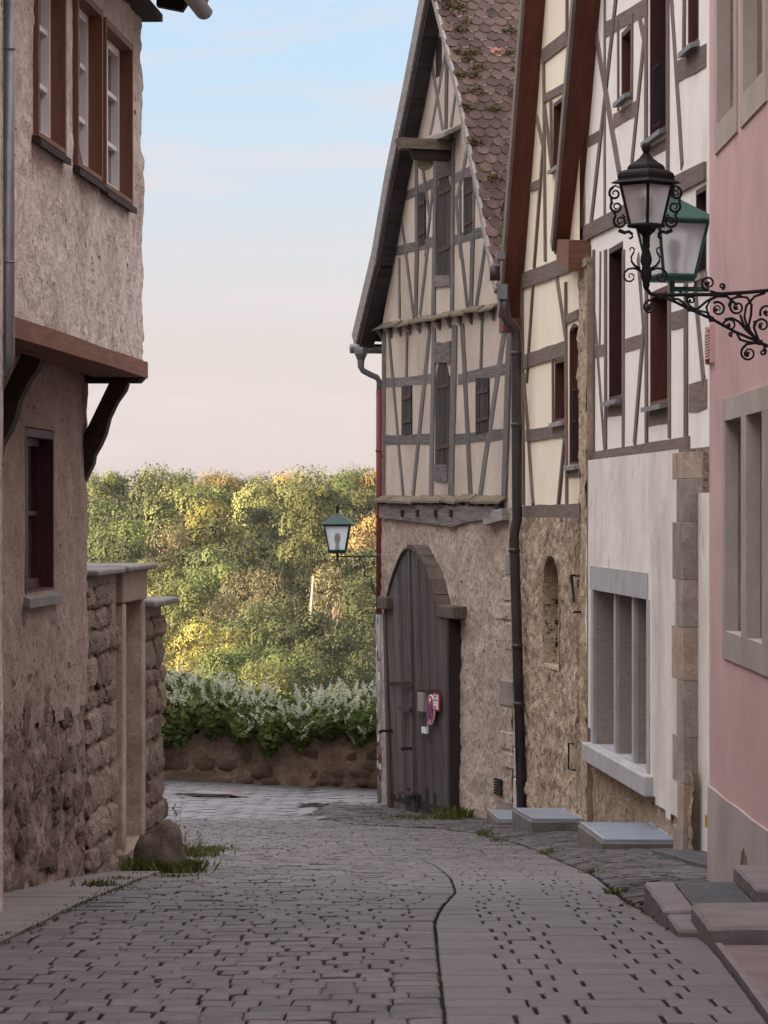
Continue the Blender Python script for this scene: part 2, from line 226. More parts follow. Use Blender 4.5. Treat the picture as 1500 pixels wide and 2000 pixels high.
# ---------------------------------------------------------------- mesh helpers
class MB:
    def __init__(s): s.v = []; s.f = []; s.uv = []; s.smooth = False
    def face(s, pts, uv=None):
        i = len(s.v); s.v.extend([tuple(p) for p in pts]); s.f.append(tuple(range(i, i + len(pts))))
        s.uv.append(uv if uv else [(p[0] + p[1], p[2]) for p in pts])
    def hexa(s, a, b):            # two quads of matching corners (bottom/top or front/back)
        L_ = (Vector(b[0]) - Vector(a[0])).length
        s.face(a[::-1]); s.face(b)
        for i in range(4):
            j = (i + 1) % 4; w = (Vector(a[i]) - Vector(a[j])).length
            s.face([a[i], a[j], b[j], b[i]], [(0, 0), (0, w), (L_, w), (L_, 0)])
        return s
    def prism(s, pts, vec, caps=True):       # pts: planar loop; extruded along vec
        vec = Vector(vec); a = [Vector(p) for p in pts]; b = [p + vec for p in a]; n = len(a)
        if caps: s.face(a[::-1]); s.face(b)
        for i in range(n):
            j = (i + 1) % n; s.face([a[i], a[j], b[j], b[i]])
        return s
    def box(s, c, sz, rz=0):
        x, y, z = sz[0] / 2, sz[1] / 2, sz[2] / 2; ca, sa = math.cos(rz), math.sin(rz)
        P = lambda dx, dy, dz: (c[0] + dx * ca - dy * sa, c[1] + dx * sa + dy * ca, c[2] + dz)
        return s.hexa([P(-x, -y, -z), P(x, -y, -z), P(x, y, -z), P(-x, y, -z)], [P(-x, -y, z), P(x, -y, z), P(x, y, z), P(-x, y, z)])
    def tube(s, path, r, n=8, cap=True):
        path = [Vector(p) for p in path]; rs = r if isinstance(r, (list, tuple)) else [r] * len(path)
        rings = []; up = Vector((.13, .21, .97))
        for i, p in enumerate(path):
            t = (path[min(i + 1, len(path) - 1)] - path[max(i - 1, 0)]).normalized()
            a = t.cross(up)
            if a.length < .05: a = t.cross(Vector((1, 0, 0)))
            a.normalize(); b = t.cross(a).normalized()
            if rings and False: pass
            rings.append([p + (a * math.cos(2 * math.pi * k / n) + b * math.sin(2 * math.pi * k / n)) * rs[i] for k in range(n)])
        base = len(s.v)
        for rg in rings: s.v.extend([tuple(q) for q in rg])
        for i in range(len(rings) - 1):
            for k in range(n):
                k2 = (k + 1) % n
                s.f.append((base + i * n + k, base + i * n + k2, base + (i + 1) * n + k2, base + (i + 1) * n + k)); s.uv.append([(i * .1, k * .05), (i * .1, k * .05 + .05), (i * .1 + .1, k * .05 + .05), (i * .1 + .1, k * .05)])
        if cap:
            s.f.append(tuple(base + k for k in range(n))[::-1]); s.uv.append([(0, 0)] * n)
            e = base + (len(rings) - 1) * n; s.f.append(tuple(e + k for k in range(n))); s.uv.append([(0, 0)] * n)
        return s
    def lathe(s, prof, c, n=12, ax=None):    # prof: list of (r, z) ; c centre
        base = len(s.v); c = Vector(c)
        for r, z in prof:
            for k in range(n):
                a = 2 * math.pi * k / n; s.v.append((c.x + r * math.cos(a), c.y + r * math.sin(a), c.z + z))
        for i in range(len(prof) - 1):
            for k in range(n):
                k2 = (k + 1) % n; s.f.append((base + i * n + k, base + i * n + k2, base + (i + 1) * n + k2, base + (i + 1) * n + k)); s.uv.append([(0, 0), (0, .1), (.1, .1), (.1, 0)])
        s.f.append(tuple(base + k for k in range(n))[::-1]); s.uv.append([(0, 0)] * n)
        e = base + (len(prof) - 1) * n; s.f.append(tuple(e + k for k in range(n))); s.uv.append([(0, 0)] * n)
        return s
    def mesh(s, name):
        me = bpy.data.meshes.new(name); me.from_pydata(s.v, [], s.f)
        ul = me.uv_layers.new(name='UVMap'); flatuv = [c for f in s.uv for p in f for c in p]
        ul.data.foreach_set('uv', flatuv)
        if s.smooth: me.polygons.foreach_set('use_smooth', [True] * len(me.polygons))
        me.update(); return me

def weld(me, dist=1e-4, smooth=False, bevel=0.0):
    bm = bmesh.new(); bm.from_mesh(me); bmesh.ops.remove_doubles(bm, verts=bm.verts, dist=dist); bmesh.ops.recalc_face_normals(bm, faces=bm.faces)
    if bevel: bmesh.ops.bevel(bm, geom=list(bm.edges), offset=bevel, segments=1, affect='EDGES', clamp_overlap=True)
    if smooth:
        for f in bm.faces: f.smooth = True
    bm.to_mesh(me); bm.free(); return me

def thing(name, label, cat, loc=(0, 0, 0), group=None, kind=None):
    o = bpy.data.objects.new(name, None); o.empty_display_size = .3; COL.objects.link(o); o.location = loc
    tag(o, label, cat, group, kind); return o
def tag(o, label=None, cat=None, group=None, kind=None):
    if label: o['label'] = label
    if cat: o['category'] = cat
    if group: o['group'] = group
    if kind: o['kind'] = kind
    return o
def put(name, mesh, mat, parent=None, loc=None, rot=None, scale=None):
    """link one mesh object; meshes are in world coordinates unless loc is given"""
    if isinstance(mesh, MB): mesh = mesh.mesh(name)
    if mat is not None and not mesh.materials: mesh.materials.append(MATS[mat])
    o = bpy.data.objects.new(name, mesh); COL.objects.link(o)
    p = Vector((0, 0, 0))
    if parent is not None:
        o.parent = parent; q = parent
        while q is not None: p += Vector(q.location); q = q.parent
    o.location = (Vector(loc) if loc is not None else Vector((0, 0, 0))) - p
    if rot: o.rotation_euler = rot
    if scale: o.scale = scale
    return o

# a facade: u runs along it (left to right in view), o is the distance out from it
class Wall:
    def __init__(s, p0, d):
        s.p = Vector((p0[0], p0[1])); s.d = Vector(d).normalized(); s.n = Vector((s.d.y, -s.d.x))
    def P(s, u, z, o=0): q = s.p + s.d * u + s.n * o; return Vector((q.x, q.y, z))
    def uz(s, px, py, o=0.0):
        a = (px - 750) / FPX; b = (1000 - py) / FPX; p = s.p + s.n * o
        Y = (p.x * s.d.y - p.y * s.d.x) / (a * s.d.y - s.d.x)
        return ((a * Y - p.x) * s.d.x + (Y - p.y) * s.d.y, EYE + b * Y)
    def box(s, mb, u0, u1, z0, z1, o0, o1):
        return mb.hexa([s.P(u0, z0, o0), s.P(u1, z0, o0), s.P(u1, z0, o1), s.P(u0, z0, o1)], [s.P(u0, z1, o0), s.P(u1, z1, o0), s.P(u1, z1, o1), s.P(u0, z1, o1)])
    def poly(s, mb, uz, o0, o1): return mb.prism([s.P(u, z, o0) for u, z in uz], s.P(0, 0, o1) - s.P(0, 0, o0))
    def beam(s, mb, a, b, w, o0, o1, wob=.06, seg=None):
        """timber from (u,z) a to b, w wide, hewn a little unevenly"""
        a = Vector(a); b = Vector(b); L_ = (b - a).length; t = (b - a) / L_; q = Vector((-t.y, t.x)); n = seg or max(2, min(6, int(L_ / .6)))
        ru = random.random() * 9; rows = []
        for i in range(n + 1):
            f = i / n; c = a.lerp(b, f) + q * random.uniform(-.5, .5) * wob * w; h = w / 2 * (1 + random.uniform(-1, 1) * wob)
            rows.append([s.P(c.x - q.x * h, c.y - q.y * h, o0), s.P(c.x + q.x * h, c.y + q.y * h, o0), s.P(c.x + q.x * h, c.y + q.y * h, o1), s.P(c.x - q.x * h, c.y - q.y * h, o1)])
        d_ = abs(o1 - o0)
        for i in range(n):
            A, B = rows[i], rows[i + 1]; x0, x1 = ru + L_ * i / n, ru + L_ * (i + 1) / n
            for k, (y0, y1) in enumerate(((0, w), (w, w + d_), (w + d_, 2 * w + d_), (2 * w + d_, 2 * w + 2 * d_))):
                j = (k + 1) % 4; mb.face([A[k], A[j], B[j], B[k]][::-1], [(x0, y0), (x0, y1), (x1, y1), (x1, y0)][::-1])
        mb.face(rows[0]); mb.face(rows[-1][::-1]); return mb
    def sheet(s, mb, outer, holes, o, reveal=0.0):
        """flat wall with openings; each opening gets side faces going back by reveal"""
        loops = [[Vector((u, z, 0)) for u, z in outer]] + [[Vector((u, z, 0)) for u, z in h] for h in holes]
        allp = [p for l in loops for p in l]
        for t in geometry.tessellate_polygon(loops):
            pts = [allp[i] for i in t]
            if (pts[1] - pts[0]).cross(pts[2] - pts[0]).z < 0: pts = pts[::-1]
            W_ = [s.P(p.x, p.y, o) for p in pts]
            nn = (W_[1] - W_[0]).cross(W_[2] - W_[0])
            if nn.x * s.n.x + nn.y * s.n.y < 0: W_ = W_[::-1]
            mb.face(W_)
        if reveal:
            for h in holes:
                for i in range(len(h)):
                    a, b = h[i], h[(i + 1) % len(h)]
                    mb.face([s.P(*a, o), s.P(*b, o), s.P(*b, o - reveal), s.P(*a, o - reveal)])
        return mb

def fbm(p, oct=4, sc=1.0): return noise.fractal(Vector(p) * sc, .9, 2.1, oct)
def rough_sheet(wall, u0, u1, z0, z1, o, amp, res, sc=3.0, holes=(), inside=None, cell=0.0, csc=3.0, edge=None):
    """a lumpy wall face as a real displaced grid; cells whose centre lies in a hole or outside are left out"""
    nu = max(2, int((u1 - u0) / res)); nz = max(2, int((z1 - z0) / res)); V = []; F = []
    for j in range(nz + 1):
        for i in range(nu + 1):
            u = u0 + (u1 - u0) * i / nu; z = z0 + (z1 - z0) * j / nz; p = wall.P(u, z, 0)
            d = fbm(p, 4, sc) * amp * .7 + fbm(p, 2, sc * .35) * amp * .6 + fbm(p, 3, sc * 4.5) * amp * .55
            if cell:
                ds, _ = noise.voronoi(Vector((p.x, p.y, p.z * 1.25)) * csc); d += min(.5, (ds[1] - ds[0])) * cell
            for (a, b, c, e) in holes:
                m = min(max(a - u, u - b, c - z, z - e) / .08, 1)
                if m < 1: d *= max(m, 0)
            V.append(wall.P(u, z, o + d))
    for j in range(nz):
        for i in range(nu):
            u = u0 + (u1 - u0) * (i + .5) / nu; z = z0 + (z1 - z0) * (j + .5) / nz
            if any(a < u < b and c < z < e for (a, b, c, e) in holes): continue
            if inside and not inside(u, z): continue
            k = j * (nu + 1) + i; F.append((k, k + 1, k + nu + 2, k + nu + 1))
    me = bpy.data.meshes.new('rough'); me.from_pydata([tuple(v) for v in V], [], F)
    a = me.polygons[0].normal if len(me.polygons) else Vector((0, 0, 1))
    if a.x * wall.n.x + a.y * wall.n.y < 0: me.flip_normals()
    me.polygons.foreach_set('use_smooth', [True] * len(me.polygons)); me.update(); return me

def rock_mesh(name, seed, flatten=1.0, sub=2, amp=.16, boxy=.6, smooth=True):
    bm = bmesh.new(); bmesh.ops.create_icosphere(bm, subdivisions=sub, radius=.5)
    for v in bm.verts:
        c = v.co.copy(); m = max(abs(c.x), abs(c.y), abs(c.z)); c = c.lerp(c * (.5 / m), boxy)
        c *= 1 + noise.noise(c * 2.6 + Vector((seed * 7.3, 0, 0))) * amp * 1.6; v.co = c
    for f in bm.faces: f.smooth = smooth
    me = bpy.data.meshes.new(name); bm.to_mesh(me); bm.free(); return me

def leaves(name, pts, nrm, size, mat, jitter=.9, aspect=.6):
    """one mesh of many small leaf faces: pts (n,3), nrm (n,3) general direction"""
    n = len(pts); nr = nrm + RNG.normal(0, jitter, (n, 3)); nr /= np.linalg.norm(nr, axis=1)[:, None] + 1e-9
    t = RNG.normal(0, 1, (n, 3)); t -= nr * (t * nr).sum(1)[:, None]; t /= np.linalg.norm(t, axis=1)[:, None] + 1e-9
    b = np.cross(nr, t); s = (size * RNG.uniform(.55, 1.35, n))[:, None]
    a0 = pts - t * s; a1 = pts + b * s * aspect + nr * s * .18; a2 = pts + t * s; a3 = pts - b * s * aspect + nr * s * .18
    V = np.stack([a0, a1, a2, a3], 1).reshape(-1, 3)
    me = bpy.data.meshes.new(name); me.vertices.add(4 * n); me.vertices.foreach_set('co', V.ravel())
    me.loops.add(4 * n); me.loops.foreach_set('vertex_index', np.arange(4 * n)); me.polygons.add(n)
    me.polygons.foreach_set('loop_start', np.arange(0, 4 * n, 4)); me.update(calc_edges=True); me.materials.append(MATS[mat]); return me

# ---------------------------------------------------------------- the lie of the land
_c = np.array([(-60, .9), (0, .02), (12, -.13), (18, -.44), (24, -.87), (34.4, -1.73), (48.5, -2.66), (52, -2.84), (55, -2.90), (58.5, -2.92), (70, -2.95), (95, -3.4)])
_ty = np.arange(-60, 95, .1); _tz = np.interp(_ty, _c[:, 0], _c[:, 1]); _k = np.exp(-np.linspace(-2, 2, 41) ** 2); _k /= _k.sum()
_tz = np.convolve(np.pad(_tz, 20, mode='edge'), _k, mode='valid')
def prof(Y): return float(np.interp(Y, _ty, _tz))
def gpt(px, py):                   # where the line of sight through a photo pixel meets the street
    a = (py - 1000) / FPX; lo, hi = 6.0, 90.0
    for _ in range(50):
        m = (lo + hi) / 2
        if (EYE - prof(m)) / m > a: lo = m
        else: hi = m
    return ((px - 750) / FPX * lo, lo)
_re = np.array([gpt(*p) for p in ((1560, 2090), (1492, 1980), (1420, 1884), (1378, 1832), (1318, 1818), (1228, 1764), (1156, 1708), (1060, 1665), (1000, 1645), (930, 1628), (850, 1618), (700, 1612), (590, 1590))])
_le = np.array([gpt(*p) for p in ((-160, 1935), (-60, 1875), (0, 1850), (100, 1800), (250, 1730), (380, 1690), (440, 1662), (372, 1640), (340, 1600))])
def Xr(Y): return float(np.interp(Y, _re[:, 1], _re[:, 0]))
def Xl(Y): return float(np.interp(Y, _le[:, 1], _le[:, 0]))
def sm(a, b, x): t = min(1, max(0, (x - a) / (b - a))); return t * t * (3 - 2 * t)
def street_z(X, Y): return prof(Y) + .05 * min(4, max(0, -X)) * sm(49, 54, Y)
def ground(X, Y):
    z = prof(Y)
    xr = Xr(Y)
    if X > xr: z += .04 * sm(26, 31, Y) * (1 - sm(49, 51, Y)) * min(1, (X - xr) / .75) + .02 * sm(0, .1, X - xr)
    z += .05 * min(4, max(0, -X)) * sm(49, 54, Y)
    xl = Xl(Y)
    if X < xl and Y < 30: z += .015 * sm(0, .06, xl - X) * (1 - sm(24, 28, Y))
    return z
# ---------------------------------------------------------------- ground, street, valley
def grid_mesh(name, xs, ys, fz):
    V = [(x, y, fz(x, y)) for y in ys for x in xs]; nx = len(xs)
    Fc = [(j * nx + i, j * nx + i + 1, (j + 1) * nx + i + 1, (j + 1) * nx + i) for j in range(len(ys) - 1) for i in range(nx - 1)]
    me = bpy.data.meshes.new(name); me.from_pydata(V, [], Fc); me.polygons.foreach_set('use_smooth', [True] * len(Fc)); return me
gx = list(np.concatenate([np.arange(-30, -4.5, 1.5), np.arange(-4.5, 4.5, .09), np.arange(4.5, 31, 1.5)])); gy = list(np.concatenate([np.arange(-60, 8, 2.0), np.arange(8, 70.9, .22), [70.9]]))
tag(put('ground', grid_mesh('ground', gx, gy, lambda x, y: (ground(x, y) if x > 0 else street_z(x, y)) - .045), 'joint_soil'), kind='structure')
def hill_z(x, y):                  # river valley and the wooded slope beyond it
    a = np.interp(y, [70.9, 74, 110, 190, 330, 420, 480, 640, 700, 900, 2500], [-3.9, -4.4, -16, -44, -52, -46, -37, -9.5, -4, -2, 10])
    return float(a) + 1.2 * noise.noise(Vector((x * .02, y * .02, 0))) * sm(80, 130, y) + .02 * abs(x) * sm(300, 700, y) * .0
hx = list(np.concatenate([np.arange(-420, -60, 60), np.arange(-60, 61, 8), np.arange(100, 421, 60)])); hy = list(np.concatenate([[70.9, 72, 74, 80, 90], np.arange(100, 720, 12), [760, 850, 1000]]))
tag(put('hillside', grid_mesh('hillside', hx, hy, hill_z), 'hill_soil'), kind='structure')

_se = np.array([gpt(*p) for p in ((880, 2120), (868, 2000), (858, 1900), (848, 1800), (866, 1768), (890, 1742), (880, 1715), (850, 1690), (800, 1662), (745, 1640), (690, 1626))])
def Xs(Y): return float(np.interp(Y, _se[:, 1], _se[:, 0]))
def XwR(Y):                        # foot of the house fronts on the right
    if Y > 47.3: return -.016 + (54.4 - Y) * .2557
    if Y > 41.5: return 1.80 + .101 * (47.2 - Y)
    if Y > 22.9: return 2.425 + .0613 * (41.5 - Y)
    return 2.1
def XwL(Y): return -2.02 - .0577 * (24 - Y)
SH1 = gpt(1262, 1780); STEP_X = 1.333; STEP_Y0 = 18.2
def stone(c, zf, gap_x, gap_y, jit, bev, lift, tilt, sink=.05):
    """c: four plan corners (ccw); returns 12 vertices of a block with worn edges"""
    cx = sum(p[0] for p in c) / 4; cy = sum(p[1] for p in c) / 4
    q = [(p[0] + random.uniform(-jit, jit), p[1] + random.uniform(-jit, jit)) for p in c]
    tx, ty = random.uniform(-tilt, tilt), random.uniform(-tilt, tilt); l = random.uniform(-lift, lift)
    Z = lambda p: zf(*p) + l + (p[0] - cx) * tx + (p[1] - cy) * ty
    inn = [(p[0] + (bev if p[0] < cx else -bev), p[1] + (bev if p[1] < cy else -bev) * .8) for p in q]
    return [(p[0], p[1], Z(p) - sink) for p in q] + [(p[0], p[1], Z(p) - bev * .5) for p in q] + [(p[0], p[1], Z(p)) for p in inn]
SF = [(0, 1, 5, 4), (1, 2, 6, 5), (2, 3, 7, 6), (3, 0, 4, 7), (4, 5, 9, 8), (5, 6, 10, 9), (6, 7, 11, 10), (7, 4, 8, 11), (8, 9, 10, 11)]
def stones_to_mesh(name, L_):
    V = np.array([v for s in L_ for v in s]); n = len(L_); Fc = (np.array(SF)[None] + np.arange(n)[:, None, None] * 12).reshape(-1, 4)
    me = bpy.data.meshes.new(name); me.from_pydata(V.tolist(), [], Fc.tolist()); return me
def in_view(s):
    x, y, z = s[8]; px = 750 + x / y * FPX; py = 1000 - (z - EYE) / y * FPX; return -20 < px < 1520 and py < 2010
cob, pav, far, apr, flg = [], [], [], [], []
Y = 10.4; row = 0
while Y < 50:
    rd = random.uniform(.21, .26)
    # rough setts on the left
    xl = Xl(Y) - .16 if Y < 29.4 else max(-6, -.062 * Y - 1.5); seam = Xs if Y < 31.5 else Xr; x = xl - random.uniform(0, .15)
    if Y < 16: xl = min(xl, -2.3); x = xl
    bow = lambda X: .10 * math.sin(X * 1.1 + row * .02) - .03 * X + .035 * math.sin(X * 5 + Y)
    xs = min(seam(Y), seam(Y + rd))
    while x < xs - .02:
        w = random.choice((.11, .13, .15, .17, .20)) * random.uniform(.9, 1.12); last = x + w > xs - .10
        g = random.uniform(.002, .005) if random.random() < .6 else random.uniform(.009, .019); gy_ = random.uniform(.001, .004)
        xa, xb = (seam(Y) - .006, seam(Y + rd) - .006) if last else (x + w - g, x + w - g - random.uniform(-.004, .007))
        c = [(x, Y + bow(x)), (xa, Y + bow(xa)), (xb, Y + rd - gy_ + bow(xb)), (x + random.uniform(-.003, .006), Y + rd - gy_ + bow(x))]
        cob.append(stone(c, street_z, 0, 0, .004, .009, .0035, .018)); x += w
        if last: break
    row += 1; Y += rd
Y = 10.4; row = 0
while Y < 31.5:                    # evenly sawn setts on the right
    rd = .285; xs = max(Xs(Y), Xs(Y + rd)); xe = min(Xr(Y), Xr(Y + rd)) - .012
    pat = (.175, .325); x = math.floor((xs - 2) / .5) * .5 + (0, .085)[row % 2] + .015 * math.sin(Y * 2) + .012 * math.sin(Y * 9); k = 0; first = True
    while x < xe:
        w = pat[k % 2] * random.uniform(.97, 1.03); a, b = max(x, xs), min(x + w, xe); k += 1; x += w
        if b - a > .07 or (b - a > .01 and b >= xe - .001):
            g = random.uniform(.011, .018); bw = lambda X: .05 * (X - 1) + .02 * math.sin(X * 2)
            a0, a1 = (Xs(Y) + .008, Xs(Y + rd) + .008) if first else (a, a); end = b > xe - .09; b0, b1 = (Xr(Y) - .012, Xr(Y + rd) - .012) if end else (b - g, b - g); first = False
            pav.append(stone([(a0, Y + bw(a0)), (b0, Y + bw(b0)), (b1, Y + rd - .003 + bw(b1)), (a1, Y + rd - .003 + bw(a1))], ground, 0, 0, .002, .007, .0018, .009))
            if end: break
    row += 1; Y += rd
ca, sa = math.cos(R(38)), math.sin(R(38))
for i in range(-40, 60):           # slabs of the crossing street, laid on the skew
    for j in range(-70, 90):
        u0 = i * .36 + (j % 2) * .18; v0 = j * .22; c = [(u0, v0), (u0 + .335, v0), (u0 + .335, v0 + .19), (u0, v0 + .19)]
        c = [(-2 + a * ca - b * sa, 54 + a * sa + b * ca) for a, b in c]; cx, cy = c[0]
        if cy > 57.35 or cx < -.075 * cy - 2 or cx > 4 or cy < 49.6 or (cx > XwR(min(cy, 54.4)) - .05 and cy < 54.6): continue
        if cx > -.9 - (cy - 50.0) * .15 and cy < 53.6 and cx > -1.2: continue
        if (sum(q[0] for q in c) / 4 + 2.64) ** 2 + (sum(q[1] for q in c) / 4 - 54.5) ** 2 < .46 ** 2: continue
        far.append(stone(c, ground, 0, 0, .006, .010, .004, .02))
Y = 18.6
while Y < 54.2:                    # rough kerbside paving up to the house fronts
    rd = random.uniform(.06, .11) if Y < 44 else random.uniform(.10, .16); xe = XwR(Y) - .02; x = (Xr(Y) if Y < 49.5 else -1.25 + (Y - 49.5) * .1) + random.uniform(.01, .03)
    if Y < 23 and Y > 18.2: xe = 2.08
    while x < xe:
        w = min(random.uniform(.10, .30), xe - x)
        if w > .03: apr.append(stone([(x, Y), (x + w - .012, Y + random.uniform(-.02, .02)), (x + w - .012, Y + rd - .012), (x, Y + rd - .012)], ground, 0, 0, .010, .010, .006, .05))
        x += w
    Y += rd
Y = 12.5
while Y < 28:                      # worn flags along the left-hand house
    rd = random.uniform(.30, .60); x = XwL(Y) + .0; xe = Xl(Y) - .02
    if Y < 18: x = -3.0
    if Y > 25.5: break
    while x < xe - .03:
        w = random.uniform(.45, .95); w = xe - x if xe - x - w < .25 else w
        flg.append(stone([(x, Y), (x + w - .008 if x + w < xe - .01 else Xl(Y) - .02, Y + .0), (x + w - .008 if x + w < xe - .01 else Xl(Y + rd) - .02, Y + rd - .006), (x, Y + rd - .006)], lambda a, b: prof(b) + .018, 0, 0, .004, .006, .002, .004)); x += w
    Y += rd
street = tag(put('street', grid_mesh('street', list(np.arange(-7, 3.01, .25)), list(np.arange(8, 58.6, .5)), lambda x, y: (ground(x, y) if x > 0 else street_z(x, y)) - .040), 'joint_soil'), kind='structure')
def lay(L_, part, mass, mat, massmat, nmax, key=lambda s: s[8][1]):
    vis = sorted([s for s in L_ if in_view(s)], key=key)[:nmax]; ids = set(map(id, vis)); rest = [s for s in L_ if id(s) not in ids]
    for s in vis:
        o = np.array(s).mean(0); put(part, stones_to_mesh(part, [[tuple(np.array(v) - o) for v in s]]), mat, street, loc=o)
    if rest: tag(put(mass, stones_to_mesh(mass, rest), massmat, street), kind='stuff')
lay(cob, 'cobblestone', 'cobblestones', 'cobble', 'cobble_mass', 300)
lay(pav, 'paving_stone', 'paving_stones', 'paver', 'paver_mass', 300)
lay(far, 'slab', 'slabs', 'far_paver', 'far_paver', 0)
lay(apr, 'kerb_stone', 'kerb_stones', 'apron_stone', 'apron_stone', 260)
lay(flg, 'flagstone', 'flagstones', 'flag_stone', 'flag_stone', 120)

# ---------------------------------------------------------------- wood on the far slope
def crown_mesh(name, seed, n, mat, lobes, size, w=1.0, h=1.0, bare=0.0):
    rg = np.random.default_rng(seed); P, Nn = [], []
    C = []
    for k in range(lobes):
        a = rg.uniform(0, 2 * np.pi); zz = rg.uniform(-.85, 1) ; rr = rg.uniform(.34, .60) * math.sqrt(max(.08, 1 - max(0, zz) ** 2 * .85))
        C.append((rr * math.cos(a), rr * math.sin(a), zz * .52, rg.uniform(.20, .33)))
    C.append((0, 0, .05, .34))
    per = n // len(C)
    for cx, cy, cz, r in C:
        v = rg.normal(0, 1, (per, 3)); v /= np.linalg.norm(v, axis=1)[:, None]; v[:, 2] = np.where(v[:, 2] < -.35, -v[:, 2] * .6, v[:, 2])
        rad = r * (rg.uniform(.6, 1, per) ** .35) * (1 + .22 * np.sin(v[:, 0] * 9 + cx * 20) * np.cos(v[:, 1] * 8 + cy * 15))
        p = v * rad[:, None] + np.array([cx, cy, cz]); keep = rg.uniform(0, 1, per) > bare
        P.append(p[keep]); Nn.append(v[keep])
    P = np.concatenate(P); Nn = np.concatenate(Nn); P[:, :2] *= w; P[:, 2] *= h
    return leaves(name, P, Nn + np.array([0, 0, .25]), size, mat, .24, .8)
def trunk_mesh(name, seed, bark, limbs, top=.62, r=.032):
    rg = random.Random(seed); mb = MB(); q = [Vector((0, 0, -.06))]; 
    for i in range(5): q.append(Vector((rg.uniform(-.02, .02) * r * 30, rg.uniform(-.02, .02) * r * 30, top * (i + 1) / 5)))
    mb.tube(q, [r, r * .9, r * .8, r * .65, r * .5, r * .3], 7)
    for k in range(limbs):
        z = rg.uniform(.28, top * .95); a = rg.uniform(0, 6.28); l = rg.uniform(.12, .27); p0 = Vector((0, 0, z)); p1 = p0 + Vector((math.cos(a) * l * .55, math.sin(a) * l * .55, l * .5)); p2 = p1 + Vector((math.cos(a) * l * .3, math.sin(a) * l * .3, l * .6))
        mb.tube([p0, p1, p2], [r * .42, r * .28, r * .1], 5)
    me = mb.mesh(name); me.materials.append(MATS[bark]); return me
CROWN = {}; kinds = ('olive', 'green', 'dark', 'yellow', 'autumn', 'pale')
for k in kinds:
    CROWN[k] = [crown_mesh('crown', 31 * kinds.index(k) + s, 8500 if k != 'pale' else 4500, 'leaf_' + k, 13 + 5 * s, .0195, w=1 + .12 * s, h=1.05 - .08 * s, bare=0 if k != 'pale' else .25) for s in range(3 if k in ('olive', 'green', 'dark') else 2)]
TRUNK = [trunk_mesh('trunk', s, 'bark', 7) for s in range(3)]; TRUNKP = [trunk_mesh('trunk', 9, 'pale_bark', 0, .66, .013), trunk_mesh('trunk', 10, 'bark', 14, .75, .016)]
def tree(X, Y, H, Wd, kind, label, cat='tree', trunk=None, group='trees of the wood on the far slope', lift=.58, crown_h=None, name='broadleaf_tree'):
    z = hill_z(X, Y); t = thing(name, label, cat, (X, Y, z), group)
    rz = random.uniform(0, 6.28); ch = crown_h or H * .85
    tr = bpy.data.objects.new('trunk', random.choice(TRUNK) if trunk is None else trunk); COL.objects.link(tr); tr.parent = t; tr.scale = (H, H, H); tr.rotation_euler = (0, 0, rz)
    c = bpy.data.objects.new('crown', random.choice(CROWN[kind])); COL.objects.link(c); c.parent = t; c.location = (0, 0, H - ch * .48); c.scale = (Wd * .84, Wd * .84, ch * .86); c.rotation_euler = (0, 0, rz)
    return t
COLN = dict(olive='olive-green', green='fresh green', dark='dark green', yellow='sunlit yellow-green', autumn='rust-tinged', pale='pale thinly-leaved')
ORD = ['leftmost', 'second from the left', 'third from the left', 'fourth from the left', 'fifth from the left', 'sixth from the left', 'seventh from the left', 'eighth from the left', 'ninth from the left', 'tenth from the left', 'eleventh from the left']
rows = [  # name of the belt, distance, tree tops (photo pixels) and kinds along it, crown width
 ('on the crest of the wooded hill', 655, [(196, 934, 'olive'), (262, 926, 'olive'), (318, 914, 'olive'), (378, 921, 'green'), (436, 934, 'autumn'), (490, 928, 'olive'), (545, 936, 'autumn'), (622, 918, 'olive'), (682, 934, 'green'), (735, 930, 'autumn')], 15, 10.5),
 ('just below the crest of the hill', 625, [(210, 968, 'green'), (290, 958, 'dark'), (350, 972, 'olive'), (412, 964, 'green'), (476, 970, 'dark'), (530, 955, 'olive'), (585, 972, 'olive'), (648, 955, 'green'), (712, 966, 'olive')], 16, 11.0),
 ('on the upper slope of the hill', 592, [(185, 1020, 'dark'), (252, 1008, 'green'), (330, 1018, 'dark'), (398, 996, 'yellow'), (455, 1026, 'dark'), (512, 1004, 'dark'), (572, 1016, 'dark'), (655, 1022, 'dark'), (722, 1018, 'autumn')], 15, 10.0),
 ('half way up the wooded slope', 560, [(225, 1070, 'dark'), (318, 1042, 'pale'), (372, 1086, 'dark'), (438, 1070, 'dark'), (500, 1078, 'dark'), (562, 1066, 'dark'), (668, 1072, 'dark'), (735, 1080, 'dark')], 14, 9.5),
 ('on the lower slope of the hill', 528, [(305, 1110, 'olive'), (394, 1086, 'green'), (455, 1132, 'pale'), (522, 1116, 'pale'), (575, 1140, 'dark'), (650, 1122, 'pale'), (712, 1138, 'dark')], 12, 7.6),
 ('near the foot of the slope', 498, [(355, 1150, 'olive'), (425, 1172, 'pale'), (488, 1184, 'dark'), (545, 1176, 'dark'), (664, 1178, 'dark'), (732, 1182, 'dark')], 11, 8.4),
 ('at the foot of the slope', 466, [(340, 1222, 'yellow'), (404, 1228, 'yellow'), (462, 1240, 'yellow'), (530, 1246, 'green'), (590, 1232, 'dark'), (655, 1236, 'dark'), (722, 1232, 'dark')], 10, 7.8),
 ('lowest in the thicket, close above the hedge', 425, [(335, 1284, 'yellow'), (395, 1290, 'green'), (455, 1282, 'green'), (515, 1290, 'olive'), (572, 1284, 'green'), (632, 1296, 'dark'), (690, 1288, 'dark'), (742, 1294, 'dark')], 8, 6.4),
]
